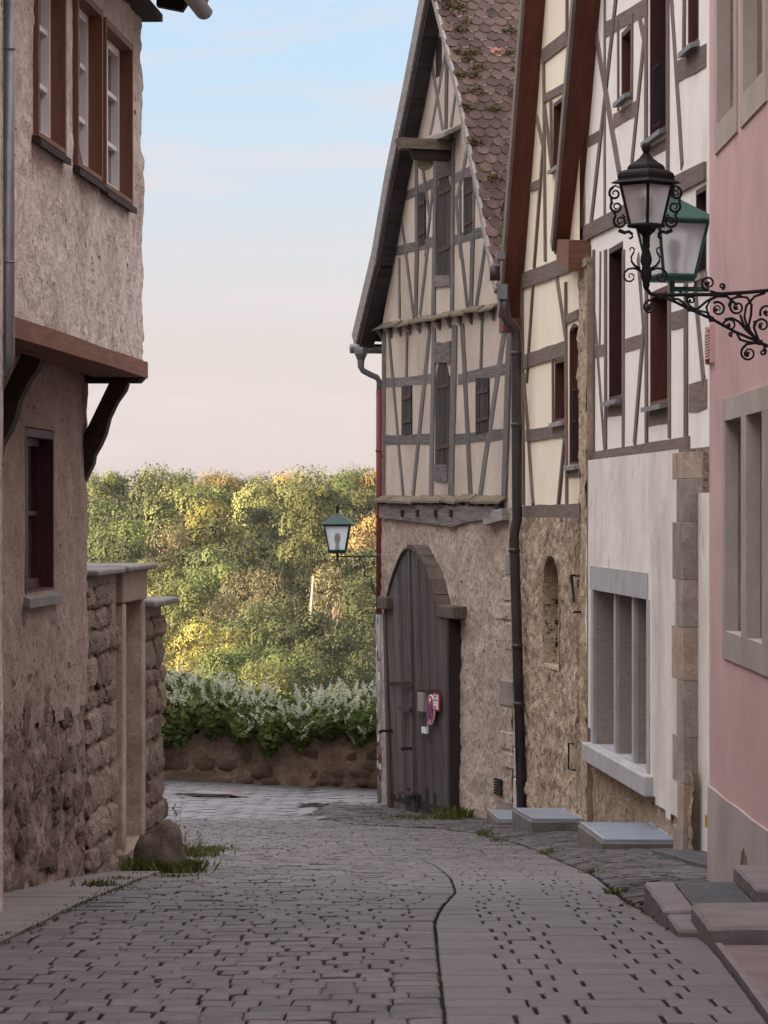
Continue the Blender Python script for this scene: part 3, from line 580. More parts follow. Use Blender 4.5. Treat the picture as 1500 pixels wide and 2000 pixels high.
for where, Yd, L_, H, Wd in rows:
    for k, (px, py, kind) in enumerate(L_):
        Yt = Yd + random.uniform(-7, 7); X = (px - 750) / FPX * Yt; ztop = EYE + (1000 - py) / FPX * Yt; h = ztop - hill_z(X, Yt)
        h = max(h, 5.5); w = Wd * random.uniform(.88, 1.2)
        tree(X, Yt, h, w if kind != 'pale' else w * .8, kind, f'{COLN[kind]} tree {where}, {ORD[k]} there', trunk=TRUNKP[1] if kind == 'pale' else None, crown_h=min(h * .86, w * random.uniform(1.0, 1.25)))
# the tall pale-stemmed tree standing out of the wood
Yt = 512; X = (612 - 750) / FPX * Yt; zt = EYE + 40 / FPX * Yt
t_ = tree(X, Yt, zt - hill_z(X, Yt), 8.4, 'olive', 'tall tree with a long bare pale trunk catching the sun', trunk=TRUNKP[0], crown_h=11, name='pale_trunk_tree')
# woods beyond both edges of the view, and the backing of the visible slope: one mass
mass = []
for k in range(5):
    mass.append(CROWN[('olive', 'green', 'dark', 'olive', 'dark')[k]][k % 2])
def far_mass():
    P, Nn = [], []
    rg = np.random.default_rng(5)
    for _ in range(460):
        side = rg.uniform(); Yt = rg.uniform(430, 660)
        X = rg.uniform(-125, -47) if side < .5 else rg.uniform(3.5, 85); r = rg.uniform(3.6, 5.6); z = hill_z(X, Yt) + rg.uniform(5, 10)
        v = rg.normal(0, 1, (520, 3)); v /= np.linalg.norm(v, axis=1)[:, None]; P.append(v * np.array([r, r, r * 1.25]) * rg.uniform(.7, 1, (520, 1)) * (1 + .25 * np.sin(v * 7 + X)) + [X, Yt, z]); Nn.append(v)
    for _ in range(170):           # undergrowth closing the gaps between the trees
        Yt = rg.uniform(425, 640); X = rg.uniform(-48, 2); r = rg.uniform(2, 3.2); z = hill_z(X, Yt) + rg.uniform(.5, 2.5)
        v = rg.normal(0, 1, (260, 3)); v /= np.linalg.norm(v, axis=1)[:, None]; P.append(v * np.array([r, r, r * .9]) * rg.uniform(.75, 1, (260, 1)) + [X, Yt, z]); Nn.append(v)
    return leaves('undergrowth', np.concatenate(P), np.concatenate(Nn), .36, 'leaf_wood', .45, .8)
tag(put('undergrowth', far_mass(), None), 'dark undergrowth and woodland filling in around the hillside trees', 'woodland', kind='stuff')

# ---------------------------------------------------------------- retaining wall and flowering hedge across the end
YH = 57.5
RW = Wall((-11, YH), (1, 0))
rw = thing('retaining_wall', 'low brown rubble retaining wall under the white-flowering hedge', 'wall', (-4, YH, prof(YH)))
put('wall_face', rough_sheet(RW, 0, 22, -3.3, -2.0, -.10, .09, .07, 1.8, cell=.08, csc=2.6), 'retaining', rw)
mb = MB(); RW.box(mb, 0, 22, -3.5, -2.05, -1.2, -.28); put('wall_core', mb, 'retaining', rw)
ROCK = [rock_mesh('rock', s, boxy=.90, amp=.11, smooth=False) for s in range(8)]
for r_ in ROCK: r_.materials.append(MATS['wall_stone'])
RROCK = [rock_mesh('rock', s + 20, boxy=.7, amp=.13) for s in range(5)]
for r_ in RROCK: r_.materials.append(MATS['retaining'])
for k in range(46):
    u = random.uniform(6, 11.3); z = prof(YH) + .05 + random.choice((.08, .22, .36, .52)) + random.uniform(-.03, .03); w = random.uniform(.15, .36)
    put('stone', random.choice(RROCK), None, rw, loc=RW.P(u, z, -.15), scale=(w, .22, random.uniform(.11, .2)), rot=(0, random.uniform(-.1, .1), 0))
hd = thing('hedge', 'dense green climbing hedge covered in white flower plumes above the low wall', 'hedge', (-4, YH + .6, -2.2))
def hedge_top(x):
    px = 750 + x / YH * FPX; return float(np.interp(px, [0, 320, 400, 480, 560, 600, 660, 740, 900, 1500], [1290, 1298, 1318, 1340, 1350, 1348, 1346, 1352, 1350, 1340]))
def hedge_bot(x):
    px = 750 + x / YH * FPX; return float(np.interp(px, [0, 320, 380, 440, 500, 520, 560, 640, 700, 740, 1500], [1470, 1468, 1440, 1432, 1445, 1480, 1455, 1440, 1452, 1438, 1440])) + 10 * math.sin(px * .11) + 7 * math.sin(px * .043 + 1)
P, Nn, FP, FN = [], [], [], []
for _ in range(30000):
    x = random.uniform(-7.5, 3.5); zt = EYE + (1000 - hedge_top(x)) / FPX * (YH + .6) - .1; zb = EYE + (1000 - hedge_bot(x)) / FPX * YH; f = random.random() ** .9; z = zb + (zt - zb) * f
    bulge = .55 * math.sin(math.pi * min(1, max(0, .15 + f * .85))) + .18 * fbm((x * 1.5, z * 1.5, 3), 3); y = YH + .15 - bulge + abs(random.gauss(0, .16)) + (max(0, f - .7) * 2.2 * random.random())
    P.append((x, y, z)); Nn.append((0, -1, .5))
put('foliage', leaves('foliage', np.array(P), np.array(Nn), .062, 'leaf_hedge', .8, .7), None, hd)
P2 = []
for _ in range(9000):
    x = random.uniform(-7.5, 3.5); zt = EYE + (1000 - hedge_top(x)) / FPX * (YH + .6) - .05; zb = -2.25; z = random.uniform(zb, zt - .15); P2.append((x, random.uniform(YH + .35, YH + 1.6), z))
put('inner_foliage', leaves('inner_foliage', np.array(P2), np.tile([0, -1, .2], (len(P2), 1)), .10, 'leaf_hedge', .9, .8), None, hd)
for _ in range(720):              # plumes: slender sprays of tiny blossom
    x = random.uniform(-7.5, 3.5); zt = EYE + (1000 - hedge_top(x)) / FPX * (YH + .6); f = 1 - abs(random.gauss(0, .38))
    if f < -.1: continue
    zb = EYE + (1000 - hedge_bot(x)) / FPX * YH
    if f < .55 and fbm((x * .9, f * 3, 7), 2) < .12: continue
    z = zb + (zt - zb) * max(f, .05); bulge = .55 * math.sin(math.pi * min(1, max(0, .15 + f * .85))); y = YH + .05 - bulge + max(0, f - .7) * 1.8 * random.random()
    d = Vector((random.gauss(0, .5), -.3, random.uniform(.3, 1.2))).normalized(); l = random.uniform(.12, .30); b0 = Vector((x, y, z))
    for k in range(44):
        t = random.random(); s = .020 * (1 - t * .6); q = b0 + d * l * t + Vector((random.gauss(0, s), random.gauss(0, s), random.gauss(0, s))); FP.append(tuple(q)); FN.append((0, -1, .3))
put('blossom', leaves('blossom', np.array(FP), np.array(FN), .0125, 'flower_white', 1.0, .8), None, hd)
# ---------------------------------------------------------------- the old barn
Z4 = lambda x, y: (680 + .25 * x, .25 * y)
Z5 = lambda x, y: (680 + .285 * x, 480 + .285 * y)
Z6 = lambda x, y: (620 + .34 * x, 960 + .34 * y)
B = Wall((-.016, 54.4), (1.764, -6.9)); BW = 7.12
barn = thing('barn', 'tall weathered half-timbered barn with arched wooden gate and steep tiled roof', 'barn', tuple(B.P(3.5, prof(51), 0)))
zst = 1.66                          # top of the stone storey
put('stone_wall', rough_sheet(B, 0, BW, -3.3, zst, .02, .026, .055, 3.2, cell=.03, csc=3.0), 'barn_stone', barn)
# left corner return of the stone wall, side and back walls
BL = Wall(tuple(B.P(0, 0, .02).xy + B.n * -12), B.n); BLm = MB()
BLm.face([B.P(0, -3.6, .02), B.P(0, 4.5, .02), B.P(0, 4.5, -12), B.P(0, -3.6, -12)]); BLm.face([B.P(BW, -3.3, 0), B.P(BW, -3.3, -12), B.P(BW, 4.5, -12), B.P(BW, 4.5, 0)])
BLm.face([B.P(0, -3.3, -12), B.P(0, 4.5, -12), B.P(3.55, 9.2, -12), B.P(BW, 4.5, -12), B.P(BW, -3.3, -12)])
put('side_wall', BLm, 'barn_stone', barn)
mb = MB(); B.sheet(mb, [(0, zst), (BW, zst), (BW, 4.55), (3.55, 9.2), (0, 4.55)], [], 0); put('plaster_wall', mb, 'barn_plaster', barn)
def bt(Zf, a, b, w, o1=.035, name='timber', wall=B, parent=barn, mat='barn_timber', o0=-.06, wob=.10):
    m = MB(); wall.beam(m, wall.uz(*Zf(*a)), wall.uz(*Zf(*b)), w, o0, o1 + random.uniform(-.002, .002), wob); return put(name, m, mat, parent)
V_ = .016; D_ = .012; H_ = .009
for Zf, a, b, w, o1 in [
    (Z5, (252, 590), (248, 1715), .20, V_), (Z5, (282, 610), (380, 1712), .16, D_), (Z5, (408, 590), (403, 900), .15, V_), (Z5, (562, 570), (446, 1712), .22, D_),
    (Z5, (592, 560), (574, 1725), .26, .02), (Z5, (735, 545), (708, 1725), .36, .02), (Z5, (785, 540), (842, 1725), .24, D_), (Z5, (922, 500), (913, 850), .15, V_),
    (Z5, (1085, 500), (903, 1725), .24, D_), (Z5, (1117, 540), (1078, 1715), .30, .03),
    (Z5, (262, 940), (575, 912), .19, H_), (Z5, (755, 915), (1098, 838), .20, H_), (Z5, (262, 1330), (568, 1325), .20, H_), (Z5, (735, 1330), (1080, 1285), .20, H_),
    (Z5, (353, 85), (356, 500), .13, V_), (Z5, (390, -20), (452, 490), .14, D_), (Z5, (476, -30), (468, 480), .26, V_), (Z5, (552, -30), (494, 478), .16, D_),
    (Z5, (770, -30), (822, 432), .16, D_), (Z5, (858, -60), (845, 430), .24, V_), (Z5, (948, -40), (878, 425), .16, D_),
    (Z4, (372, 1965), (672, 1885), .20, H_), (Z4, (822, 1878), (1090, 1800), .20, H_), (Z4, (450, 1530), (690, 1420), .19, H_), (Z4, (820, 1400), (1000, 1315), .18, H_),
    (Z4, (537, 1240), (537, 1990), .20, V_), (Z4, (574, 1230), (645, 1720), .15, D_), (Z4, (664, 1470), (606, 2010), .15, D_),
    (Z4, (935, 1160), (858, 1540), .15, D_), (Z4, (845, 1530), (884, 2010), .18, D_), (Z4, (880, 1480), (880, 1830), .12, V_), (Z4, (990, 1390), (972, 1990), .18, V_),
    (Z4, (652, 460), (748, 1060), .15, D_), (Z4, (768, 380), (640, 1070), .15, H_), (Z4, (778, 330), (768, 1010), .20, V_), (Z4, (842, 730), (805, 1000), .15, D_), (Z4, (415, 1680), (460, 2000), .12, D_)]:
    bt(Zf, a, b, w * .72, o1)
for a, b in (((690, 1235), (590, 470)), ((825, 1085), (716, 448))):     # long posts either side of the loading doors
    m = MB(); B.beam(m, B.uz(*Z4(*a)), B.uz(*Z5(*b)), .19 if a[0] < 700 else .16, -.06, .021, .07); put('post', m, 'barn_timber', barn)
def shutter(Zf, x0, x1, y0, y1, n, arch=False, straps=(), slope=0, name='shutter'):
    """boarded shutter: each board its own piece, iron straps across"""
    (ua, zb), (ub, zt) = B.uz(*Zf(x0, y1)), B.uz(*Zf(x1, y0)); root = None; w = (ub - ua) / n
    zt2 = B.uz(*Zf(x0, y0 + slope))[1]
    fr = MB(); B.box(fr, ua - .02, ub + .02, zb - .03, min(zt, zt2) - (.24 * (ub - ua) + .05 if arch else -.02), -.05, .006); root = put(name, fr, 'interior', barn)
    for k in range(n):
        a, b = ua + w * k + .006, ua + w * (k + 1) - .006; m = MB()
        top = lambda u: zt2 + (zt - zt2) * (u - ua) / (ub - ua) - ((.42 * abs((u - (ua + ub) / 2) / (ub - ua) * 2) ** 2.2) * (ub - ua) if arch else 0)
        pts = [(a, zb + random.uniform(-.02, .02)), (b, zb + random.uniform(-.02, .02)), (b, top(b)), ((a + b) / 2, top((a + b) / 2)), (a, top(a))]
        B.poly(m, pts, .004, .014 + random.uniform(0, .005)); me = m.mesh('board')
        for i, l in enumerate(me.uv_layers[0].data): l.uv = (me.vertices[me.loops[i].vertex_index].co.z, (me.vertices[me.loops[i].vertex_index].co.x) * 3)
        put('board', me, 'shutter_wood', root)
    for f in straps:
        zz = zb + (zt - zb) * f; m = MB(); B.beam(m, (ua + (ub - ua) * .15, zz - .01), (ub, zz + .015), .055, .012, .028, .05); put('strap', m, 'rust_iron', root)
    return root
shutter(Z5, 603, 702, 775, 1512, 3, True, (.75, .18))
shutter(Z5, 372, 438, 965, 1300, 2, False, (.78, .28)); shutter(Z5, 880, 968, 905, 1285, 3, False, (.76, .25))
shutter(Z4, 699, 812, 1345, 2165, 3, True, (.83, .26)); shutter(Z4, 552, 607, 1505, 1920, 2, False, (.8, .22)); shutter(Z4, 908, 978, 1385, 1830, 2, False, (.75, .18))
for Zf, a, b, w in ((Z5, (603, 735), (710, 722), .30), (Z5, (596, 1555), (690, 1552), .24), (Z5, (606, 245), (706, 232), .16), (Z4, (703, 1320), (812, 1265), .34)):
    bt(Zf, a, b, w, .03, 'lintel')
m = MB(); (u_, z_) = B.uz(*Z4(710, 445)); B.box(m, u_ - .16, u_ + .16, z_ - .28, z_ + .28, -.03, .006); put('slit_opening', m, 'brace_wood', barn)
# sheltering ledges between the storeys, on little brackets
def ledge(a, b, Zf, out, th, nbr, drop=.14):
    (ua, za), (ub, zb) = B.uz(*Zf(*a)), B.uz(*Zf(*b)); root = MB(); seg = 9
    for i in range(seg):
        f0, f1 = i / seg, (i + 1) / seg; u0, u1 = ua + (ub - ua) * f0 + .004, ua + (ub - ua) * f1 - .004; z0, z1 = za + (zb - za) * f0 + random.uniform(-.02, .02), za + (zb - za) * f1 + random.uniform(-.02, .02); oo = out + random.uniform(-.02, .02)
        root.hexa([B.P(u0, z0 - th, 0), B.P(u1, z1 - th, 0), B.P(u1, z1 - th - drop, oo), B.P(u0, z0 - th - drop, oo)], [B.P(u0, z0, 0), B.P(u1, z1, 0), B.P(u1, z1 - drop, oo), B.P(u0, z0 - drop, oo)])
    r = put('ledge', root, 'hoist_wood', barn)
    for k in range(nbr):
        u = ua + (ub - ua) * (k + .5) / nbr; z = za + (zb - za) * (k + .5) / nbr - th; m = MB()
        m.prism([B.P(u - .05, z - .02, 0), B.P(u - .05, z - .22, 0), B.P(u - .05, z - drop - .01, out * .8)], B.P(.1, 0, 0) - B.P(0, 0, 0)); put('bracket', m, 'barn_timber', r)
ledge((205, 540), (1040, 385), Z5, .11, .03, 12, .07); ledge((235, 1712), (1095, 1705), Z5, .13, .035, 14, .08)
# sagging carved sill under the lower ledge
tp = [B.uz(*Z5(x, y)) for x, y in ((245, 1770), (640, 1775), (1045, 1790))]; bo = [B.uz(*Z5(x, y)) for x, y in ((1045, 1868), (860, 1890), (740, 1928), (600, 1905), (420, 1882), (245, 1862))]
m = MB(); B.poly(m, tp[::-1] + bo[::-1] if False else [*bo[::-1], *tp[::-1]], -.02, .075); put('sill_beam', m, 'barn_timber', barn)
m = MB(); B.poly(m, [B.uz(*Z5(x, y)) for x, y in ((985, 1915), (1115, 1880), (1115, 1800), (1045, 1815), (1040, 1870), (985, 1870))], -.02, .13); put('corner_corbel', m, 'grey_board', barn)
for x in (515, 640, 745, 410):
    u, z = B.uz(*Z5(x, 1835)); m = MB(); B.box(m, u - .04, u + .04, z - .05, z + .05, .07, .11); put('peg', m, 'brace_wood', barn)
# hoist: little roof, projecting beam, pulley
u0, z0 = B.uz(*Z4(560, 1100)); u1, z1 = B.uz(*Z4(885, 985)); m = MB(); m.hexa([B.P(u0, z0 - .03, 0), B.P(u1, z1 - .03, 0), B.P(u1, z1 - .15, .25), B.P(u0, z0 - .15, .25)], [B.P(u0, z0 + .03, 0), B.P(u1, z1 + .03, 0), B.P(u1, z1 - .09, .25), B.P(u0, z0 - .09, .25)])
put('hoist_roof', m, 'grey_board', barn)
uh = B.uz(*Z4(800, 1160))[0]; zh = B.uz(*Z4(790, 1155))[1]
for (o0, o1, dz0, dz1, du, mt) in ((-.3, .74, -.06, .09, .14, 'hoist_wood'), (-.3, .55, -.20, -.065, .10, 'brace_wood')):
    m = MB(); m.hexa([B.P(uh - du, zh + dz0, o0), B.P(uh + du, zh + dz0, o0), B.P(uh + du, zh + dz1, o0), B.P(uh - du, zh + dz1, o0)], [B.P(uh - du, zh + dz0 + .02, o1), B.P(uh + du, zh + dz0 + .02, o1), B.P(uh + du, zh + dz1 + .02, o1 + .05), B.P(uh - du, zh + dz1 + .02, o1 + .05)])
    hb = put('hoist_beam', m, mt, barn)
m = MB(); m.prism([B.P(uh - .02, zh - .22 + .12 * math.sin(a), .38 + .12 * math.cos(a)) for a in np.linspace(0, 2 * math.pi, 15)[:-1]], B.P(.05, 0, 0) - B.P(0, 0, 0)); put('pulley', m, 'hoist_wood', hb)
# ---- gate: two boarded leaves standing proud of the wall under a stone arch
arch_px = [(398, 700), (401, 655), (411, 605), (428, 535), (450, 465), (473, 405), (493, 364), (511, 341), (528, 332), (548, 334), (572, 349), (602, 392), (633, 455), (661, 530), (683, 610), (697, 690)]
ar = [B.uz(*Z6(*p), .2) for p in arch_px]; au = [a[0] for a in ar]; az = [a[1] for a in ar]
ug0, ug1 = au[0], 4.40; useam = 2.40; zfl = -2.84
ztop = lambda u: float(np.interp(u, au, az)) if u <= au[-1] else az[-1] - .02
gate = MB(); B.sheet(gate, [(ug0, zfl + .1), (ug1, zfl + .1), (ug1, az[-1])] + [(u, z) for u, z in ar[::-1]], [], .10)
gate = put('gate', gate, 'interior', barn)
for lf, (a0, a1, n) in enumerate(((ug0, useam - .05, 8), (useam + .05, ug1, 9))):
    w = (a1 - a0) / n
    for k in range(n):
        a, b = a0 + w * k + .007, a0 + w * (k + 1) - .007; c = (a + b) / 2; lean = .09; m = MB(); d = random.uniform(0, .008); zb = zfl - .05 + random.uniform(-.008, .008) + (c - ug0) * .012
        lo_ = [B.P(a, zb, .13 - lean), B.P(b, zb, .13 - lean), B.P(b, zb, .175 - lean + d), B.P(a, zb, .175 - lean + d)]; 
        ya, yb = ztop(a), ztop(b); hi_ = [B.P(a, ya, .15), B.P(b, yb, .15), B.P(b, yb, .20 + d), B.P(a, ya, .20 + d)]; m.hexa(lo_, hi_)
        put('plank', m, 'gate_wood', gate)
m = MB(); m.hexa([B.P(useam - .055, zfl, .07), B.P(useam + .055, zfl, .07), B.P(useam + .055, zfl, .165), B.P(useam - .055, zfl, .165)], [B.P(useam - .055, 1.03, .14), B.P(useam + .055, 1.03, .14), B.P(useam + .055, 1.03, .232), B.P(useam - .055, 1.03, .232)]); put('cover_strip', m, 'gate_wood', gate)
m = MB(); m.hexa([B.P(ug1 + .003, zfl - .1, 0), B.P(ug1 + .10, zfl - .1, 0), B.P(ug1 + .10, zfl - .1, .17), B.P(ug1 + .003, zfl - .1, .17)], [B.P(ug1 + .003, az[-1], 0), B.P(ug1 + .10, az[-1], 0), B.P(ug1 + .10, az[-1], .20), B.P(ug1 + .003, az[-1], .20)]); put('door_post', m, 'brace_wood', gate)  # near-black wood stands in for the shadow beside the gate
m = MB(); m.hexa([B.P(ug0 - .16, zfl - .1, 0), B.P(ug0 - .006, zfl - .1, 0), B.P(ug0 - .006, zfl - .1, .15), B.P(ug0 - .16, zfl - .1, .15)], [B.P(ug0 - .16, az[0], 0), B.P(ug0 - .006, az[0], 0), B.P(ug0 - .006, az[0], .22), B.P(ug0 - .16, az[0], .22)]); put('door_post', m, 'gate_wood', gate)
for i in range(len(ar) - 1):         # voussoirs of the projecting arch
    (a, za), (b, zb) = ar[i], ar[i + 1]; n = Vector((-(zb - za), b - a)).normalized(); t = .065 if i > 7 else .03; m = MB()
    q = [(a, za), (b, zb), (b + n.x * t, zb + n.y * t), (a + n.x * t, za + n.y * t)]; B.poly(m, [(u, z + .004) for u, z in q], -.02, .238); put('arch_stone', m, 'arch_dark', barn)
for (x0, x1, y0, y1, o1) in ((683, 778, 660, 724, .235), (342, 400, 605, 672, .30)):
    (ua, zb), (ub, zt) = B.uz(*Z6(x0, y1), o1), B.uz(*Z6(x1, y0), o1); m = MB(); B.box(m, ua, ub if x0 > 500 else ua + .55, zb, zt, -.05, o1); put('impost', weld(m.mesh('impost'), bevel=.015), 'arch_dark', barn)
for x0, x1, y in ((470, 540, 1248), (480, 552, 1732), (478, 540, 1118)):   # strap hinges of the wicket
    a, b = B.uz(*Z6(x0, y), .2), B.uz(*Z6(x1, y), .2); m = MB(); B.beam(m, a, (b[0], b[1] - .01), .05 if y != 1118 else .02, .178 - .035 * (y > 1300), .222, .05); put('hinge', m, 'rust_iron', gate)
for x, y in ((408, 1375), (535, 1475)):
    u, z = B.uz(*Z6(x, y), .2); m = MB(); m.tube([B.P(u, z, .14), B.P(u, z, .30), B.P(u + .03, z - .01, .33)], [.022, .02, .03], 7); put('handle', m, 'black_iron', gate)
for x0, x1, y, n in ((410, 545, 1105, 22), (575, 700, 1150, 18)):        # rows of nail heads
    m = MB(); 
    for k in range(n):
        u, z = B.uz(*Z6(x0 + (x1 - x0) * k / n, y + (6 if k % 2 else -6)), .2); B.box(m, u - .012, u + .012, z - .012, z + .012, .17, .206)
    tag(put('nail_row', m, 'rust_iron', gate), kind='stuff')
# air slots near the foot of the wall
for k in range(6):
    u, z = B.uz(*Z6(1058, 1655 + 16 * k)); m = MB(); B.box(m, u - .17, u + .17, z - .012, z + .012, -.1, .065); put('air_slot', m, 'interior', barn)
# pale dressed corner stones down the right-hand edge
zz = -2.5
while zz < 1.3:
    h = random.uniform(.22, .42); w = random.choice((.35, .6, .5)); m = MB(); B.box(m, BW - w, BW + .03, zz + .004, zz + h - .004, -.1, .035 + random.uniform(-.018, .018)); put('quoin', weld(m.mesh('quoin'), bevel=.03), 'barn_stone' if random.random() < .55 else 'quoin_stone', barn); zz += h
# ---- roof
OV = .27
apx = (3.56, 9.40); rkL = [(3.56, 9.40), (2.30, 7.85), (1.20, 6.62), (.40, 5.52), (-.08, 5.06), (-.85, 4.32)]; rkR = [(3.56, 9.40), (5.25, 7.42), (6.10, 6.20), (6.85, 5.02), (7.18, 4.55)]
def slab(line, th, o0, o1, mat, name, sgn):
    m = MB()
    for (a, za), (b, zb) in zip(line, line[1:]):
        n = Vector((-(zb - za), b - a)).normalized() * th
        if n.y > 0: n = -n
        m.hexa([B.P(a, za, o0), B.P(b, zb, o0), B.P(b + n.x, zb + n.y, o0), B.P(a + n.x, za + n.y, o0)], [B.P(a, za, o1), B.P(b, zb, o1), B.P(b + n.x, zb + n.y, o1), B.P(a + n.x, za + n.y, o1)])
    return put(name, m, mat, barn)
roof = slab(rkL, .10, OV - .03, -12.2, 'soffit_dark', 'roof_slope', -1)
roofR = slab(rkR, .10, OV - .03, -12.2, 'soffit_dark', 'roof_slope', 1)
slab([(u - .01, z + .03) for u, z in rkL], .28, OV + .012, OV - .028, 'grey_board', 'barge_board', -1)
slab([(u + .01, z + .03) for u, z in rkR], .10, OV + .012, OV - .028, 'grey_board', 'barge_board', 1)
# dark boards lining the underside of the left-hand overhang, each visible run its own board
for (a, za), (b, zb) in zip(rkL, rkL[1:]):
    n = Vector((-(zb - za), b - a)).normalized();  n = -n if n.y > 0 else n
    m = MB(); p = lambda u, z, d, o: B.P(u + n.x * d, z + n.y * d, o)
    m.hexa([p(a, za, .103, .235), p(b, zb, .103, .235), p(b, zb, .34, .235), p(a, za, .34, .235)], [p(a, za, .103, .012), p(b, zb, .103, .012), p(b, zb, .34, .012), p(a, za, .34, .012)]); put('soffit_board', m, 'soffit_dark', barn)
# beaver-tail tiles on the slope facing the lane
(sa_, za_), (sb_, zb_) = rkR[0], rkR[-1]
slopeV = (B.P(apx[0], apx[1], 0) - B.P(7.18, 4.55, 0)); SL = slopeV.length; sv = slopeV.normalized(); tv = Vector((-B.n.x, -B.n.y, 0)); nv = tv.cross(sv).normalized()
if nv.z < 0: nv = -nv
def tile_mesh(seed):
    rg = random.Random(seed); w, l, th = .176, .34, .016; pts = [(-w / 2, l), (-w / 2, .075)] + [(-w / 2 * math.cos(a), .075 - .075 * math.sin(a)) for a in np.linspace(.25, math.pi - .25, 7)] + [(w / 2, .075), (w / 2, l)]
    m = MB(); m.prism([(x, y, 0) for x, y in pts], (0, 0, th)); return weld(m.mesh('roof_tile'))
TILE = [tile_mesh(k) for k in range(2)]
for t in TILE[:1]: t.materials.append(MATS['roof_tile'])
TILE[1].materials.append(MATS['tile_new'])
Rm = Matrix((tv, sv, nv)).transposed()
tilt = Matrix.Rotation(R(-4.2), 3, 'X')
tiles = []; rowh = .158
L2_ = rkR[::-1]; ss_ = [0.0]
for (a, za), (b, zb) in zip(L2_, L2_[1:]): ss_.append(ss_[-1] + math.hypot(b - a, zb - za))
SL = ss_[-1]
def roof_pt(s, t):                  # s up the slope along the (slightly bent) rake, t back from the verge
    u = np.interp(s, ss_, [p[0] for p in L2_]); z = np.interp(s, ss_, [p[1] for p in L2_]); return B.P(u, z, OV - t)
def roof_frame(s):
    v = (roof_pt(min(s + .35, SL), 0) - roof_pt(max(s - .05, 0), 0)).normalized(); n = tv.cross(v).normalized(); n = -n if n.z < 0 else n
    return v, n, Matrix((tv, v, n)).transposed()
for r_ in range(int(SL / rowh) + 1):
    s = r_ * rowh - .05; fr_ = roof_frame(max(s, 0))
    if s > SL - .15: continue
    for c_ in range(62):
        t = .09 + c_ * .18 + (.09 if r_ % 2 else 0)
        p = roof_pt(max(s, 0), t) - fr_[0] * max(0, -s) + fr_[1] * .022
        px = 750 + p.x / p.y * FPX; py = 1000 - (p.z - EYE) / p.y * FPX
        tiles.append((p, fr_, px, py))
def shown(t):
    p, tt, px, py = t; return -30 < py < 600 and px < 1028 - (py) * .062 + 14
vis = sorted([t for t in tiles if shown(t)], key=lambda t: t[0].y)[:300]; ids = set(map(id, vis)); rest = [t for t in tiles if id(t) not in ids]
MOSS = []
for (p, tt, px, py) in vis:
    new = abs(px - 975) < 8 and abs(py - 112) < 9
    o = put('roof_tile', TILE[1 if new else 0], None, roofR, loc=p)
    rm = (tt[2] @ tilt @ Matrix.Rotation(random.uniform(-.035, .035), 3, 'Z')); o.rotation_euler = rm.to_euler()
V, Fc = [], []; tv0 = [v.co.copy() for v in TILE[0].vertices]; tf = [tuple(f.vertices) for f in TILE[0].polygons]
for (p, fr_, *_x) in rest:
    k = len(V); rm = fr_[2] @ tilt; V += [tuple(p + rm @ v) for v in tv0]; Fc += [tuple(k + i for i in f) for f in tf]
me = bpy.data.meshes.new('roof_tiles'); me.from_pydata(V, [], Fc); tag(put('roof_tiles', me, 'roof_tile', roofR), kind='stuff')
# cushions of moss
PM = []
for (p, tt, px, py) in vis:
    sv, nv = tt[0], tt[1]
    near = any((px - a) ** 2 + (py - b) ** 2 < r * r for a, b, r in ((905, 55, 20), (870, 8, 22), (912, 110, 16), (930, 145, 18), (900, 150, 14), (930, 180, 14), (1000, 70, 12), (965, 218, 14), (928, 282, 16), (965, 362, 12), (998, 188, 12), (920, 220, 10), (1000, 112, 8), (885, 15, 20)))
    if near or random.random() < .02:
        for k in range(46 if near else 16):
            a, b = random.gauss(0, .055), random.gauss(0, .035); PM.append(tuple(p + tv * a + sv * (b + .05) + nv * (.012 + abs(random.gauss(0, .014)))))
put('moss', leaves('moss', np.array(PM), np.tile(np.array(nv), (len(PM), 1)), .022, 'moss', .7, .9), None, roofR)
# white lime lines where the tile edges were pointed
PL = []
for (p, tt, px, py) in vis:
    sv, nv = tt[0], tt[1]
    if random.random() < .6:
        a0 = random.uniform(-.05, .0); n = random.randint(8, 22)
        for k in range(n):
            x = a0 + k * .005; y = .004 + (x / .088) ** 2 * .045; PL.append(tuple(p + tv * (x + random.gauss(0, .002)) + sv * (y - .010) + nv * .014))
put('lime_pointing', leaves('lime_pointing', np.array(PL), np.tile(np.array(-sv + nv * .4), (len(PL), 1)), .008, 'mortar_leaf', .4, .9), None, roofR)
# snow guard bracket by the eaves
pg = [t[0] for t in vis if abs(t[2] - 980) < 16 and abs(t[3] - 420) < 22]
if pg:
    p = pg[0]; m = MB()
    for a in (0, .16): m.tube([p + tv * a + nv * .02, p + tv * a + nv * .03 + sv * .10, p + tv * a + nv * .22 + sv * .10], .011, 6)
    for h in (.06, .13, .21): m.tube([p + nv * h + sv * .10, p + tv * .5 + nv * h + sv * .10], .009, 6)
    put('snow_guard', m, 'rust_iron', roofR)
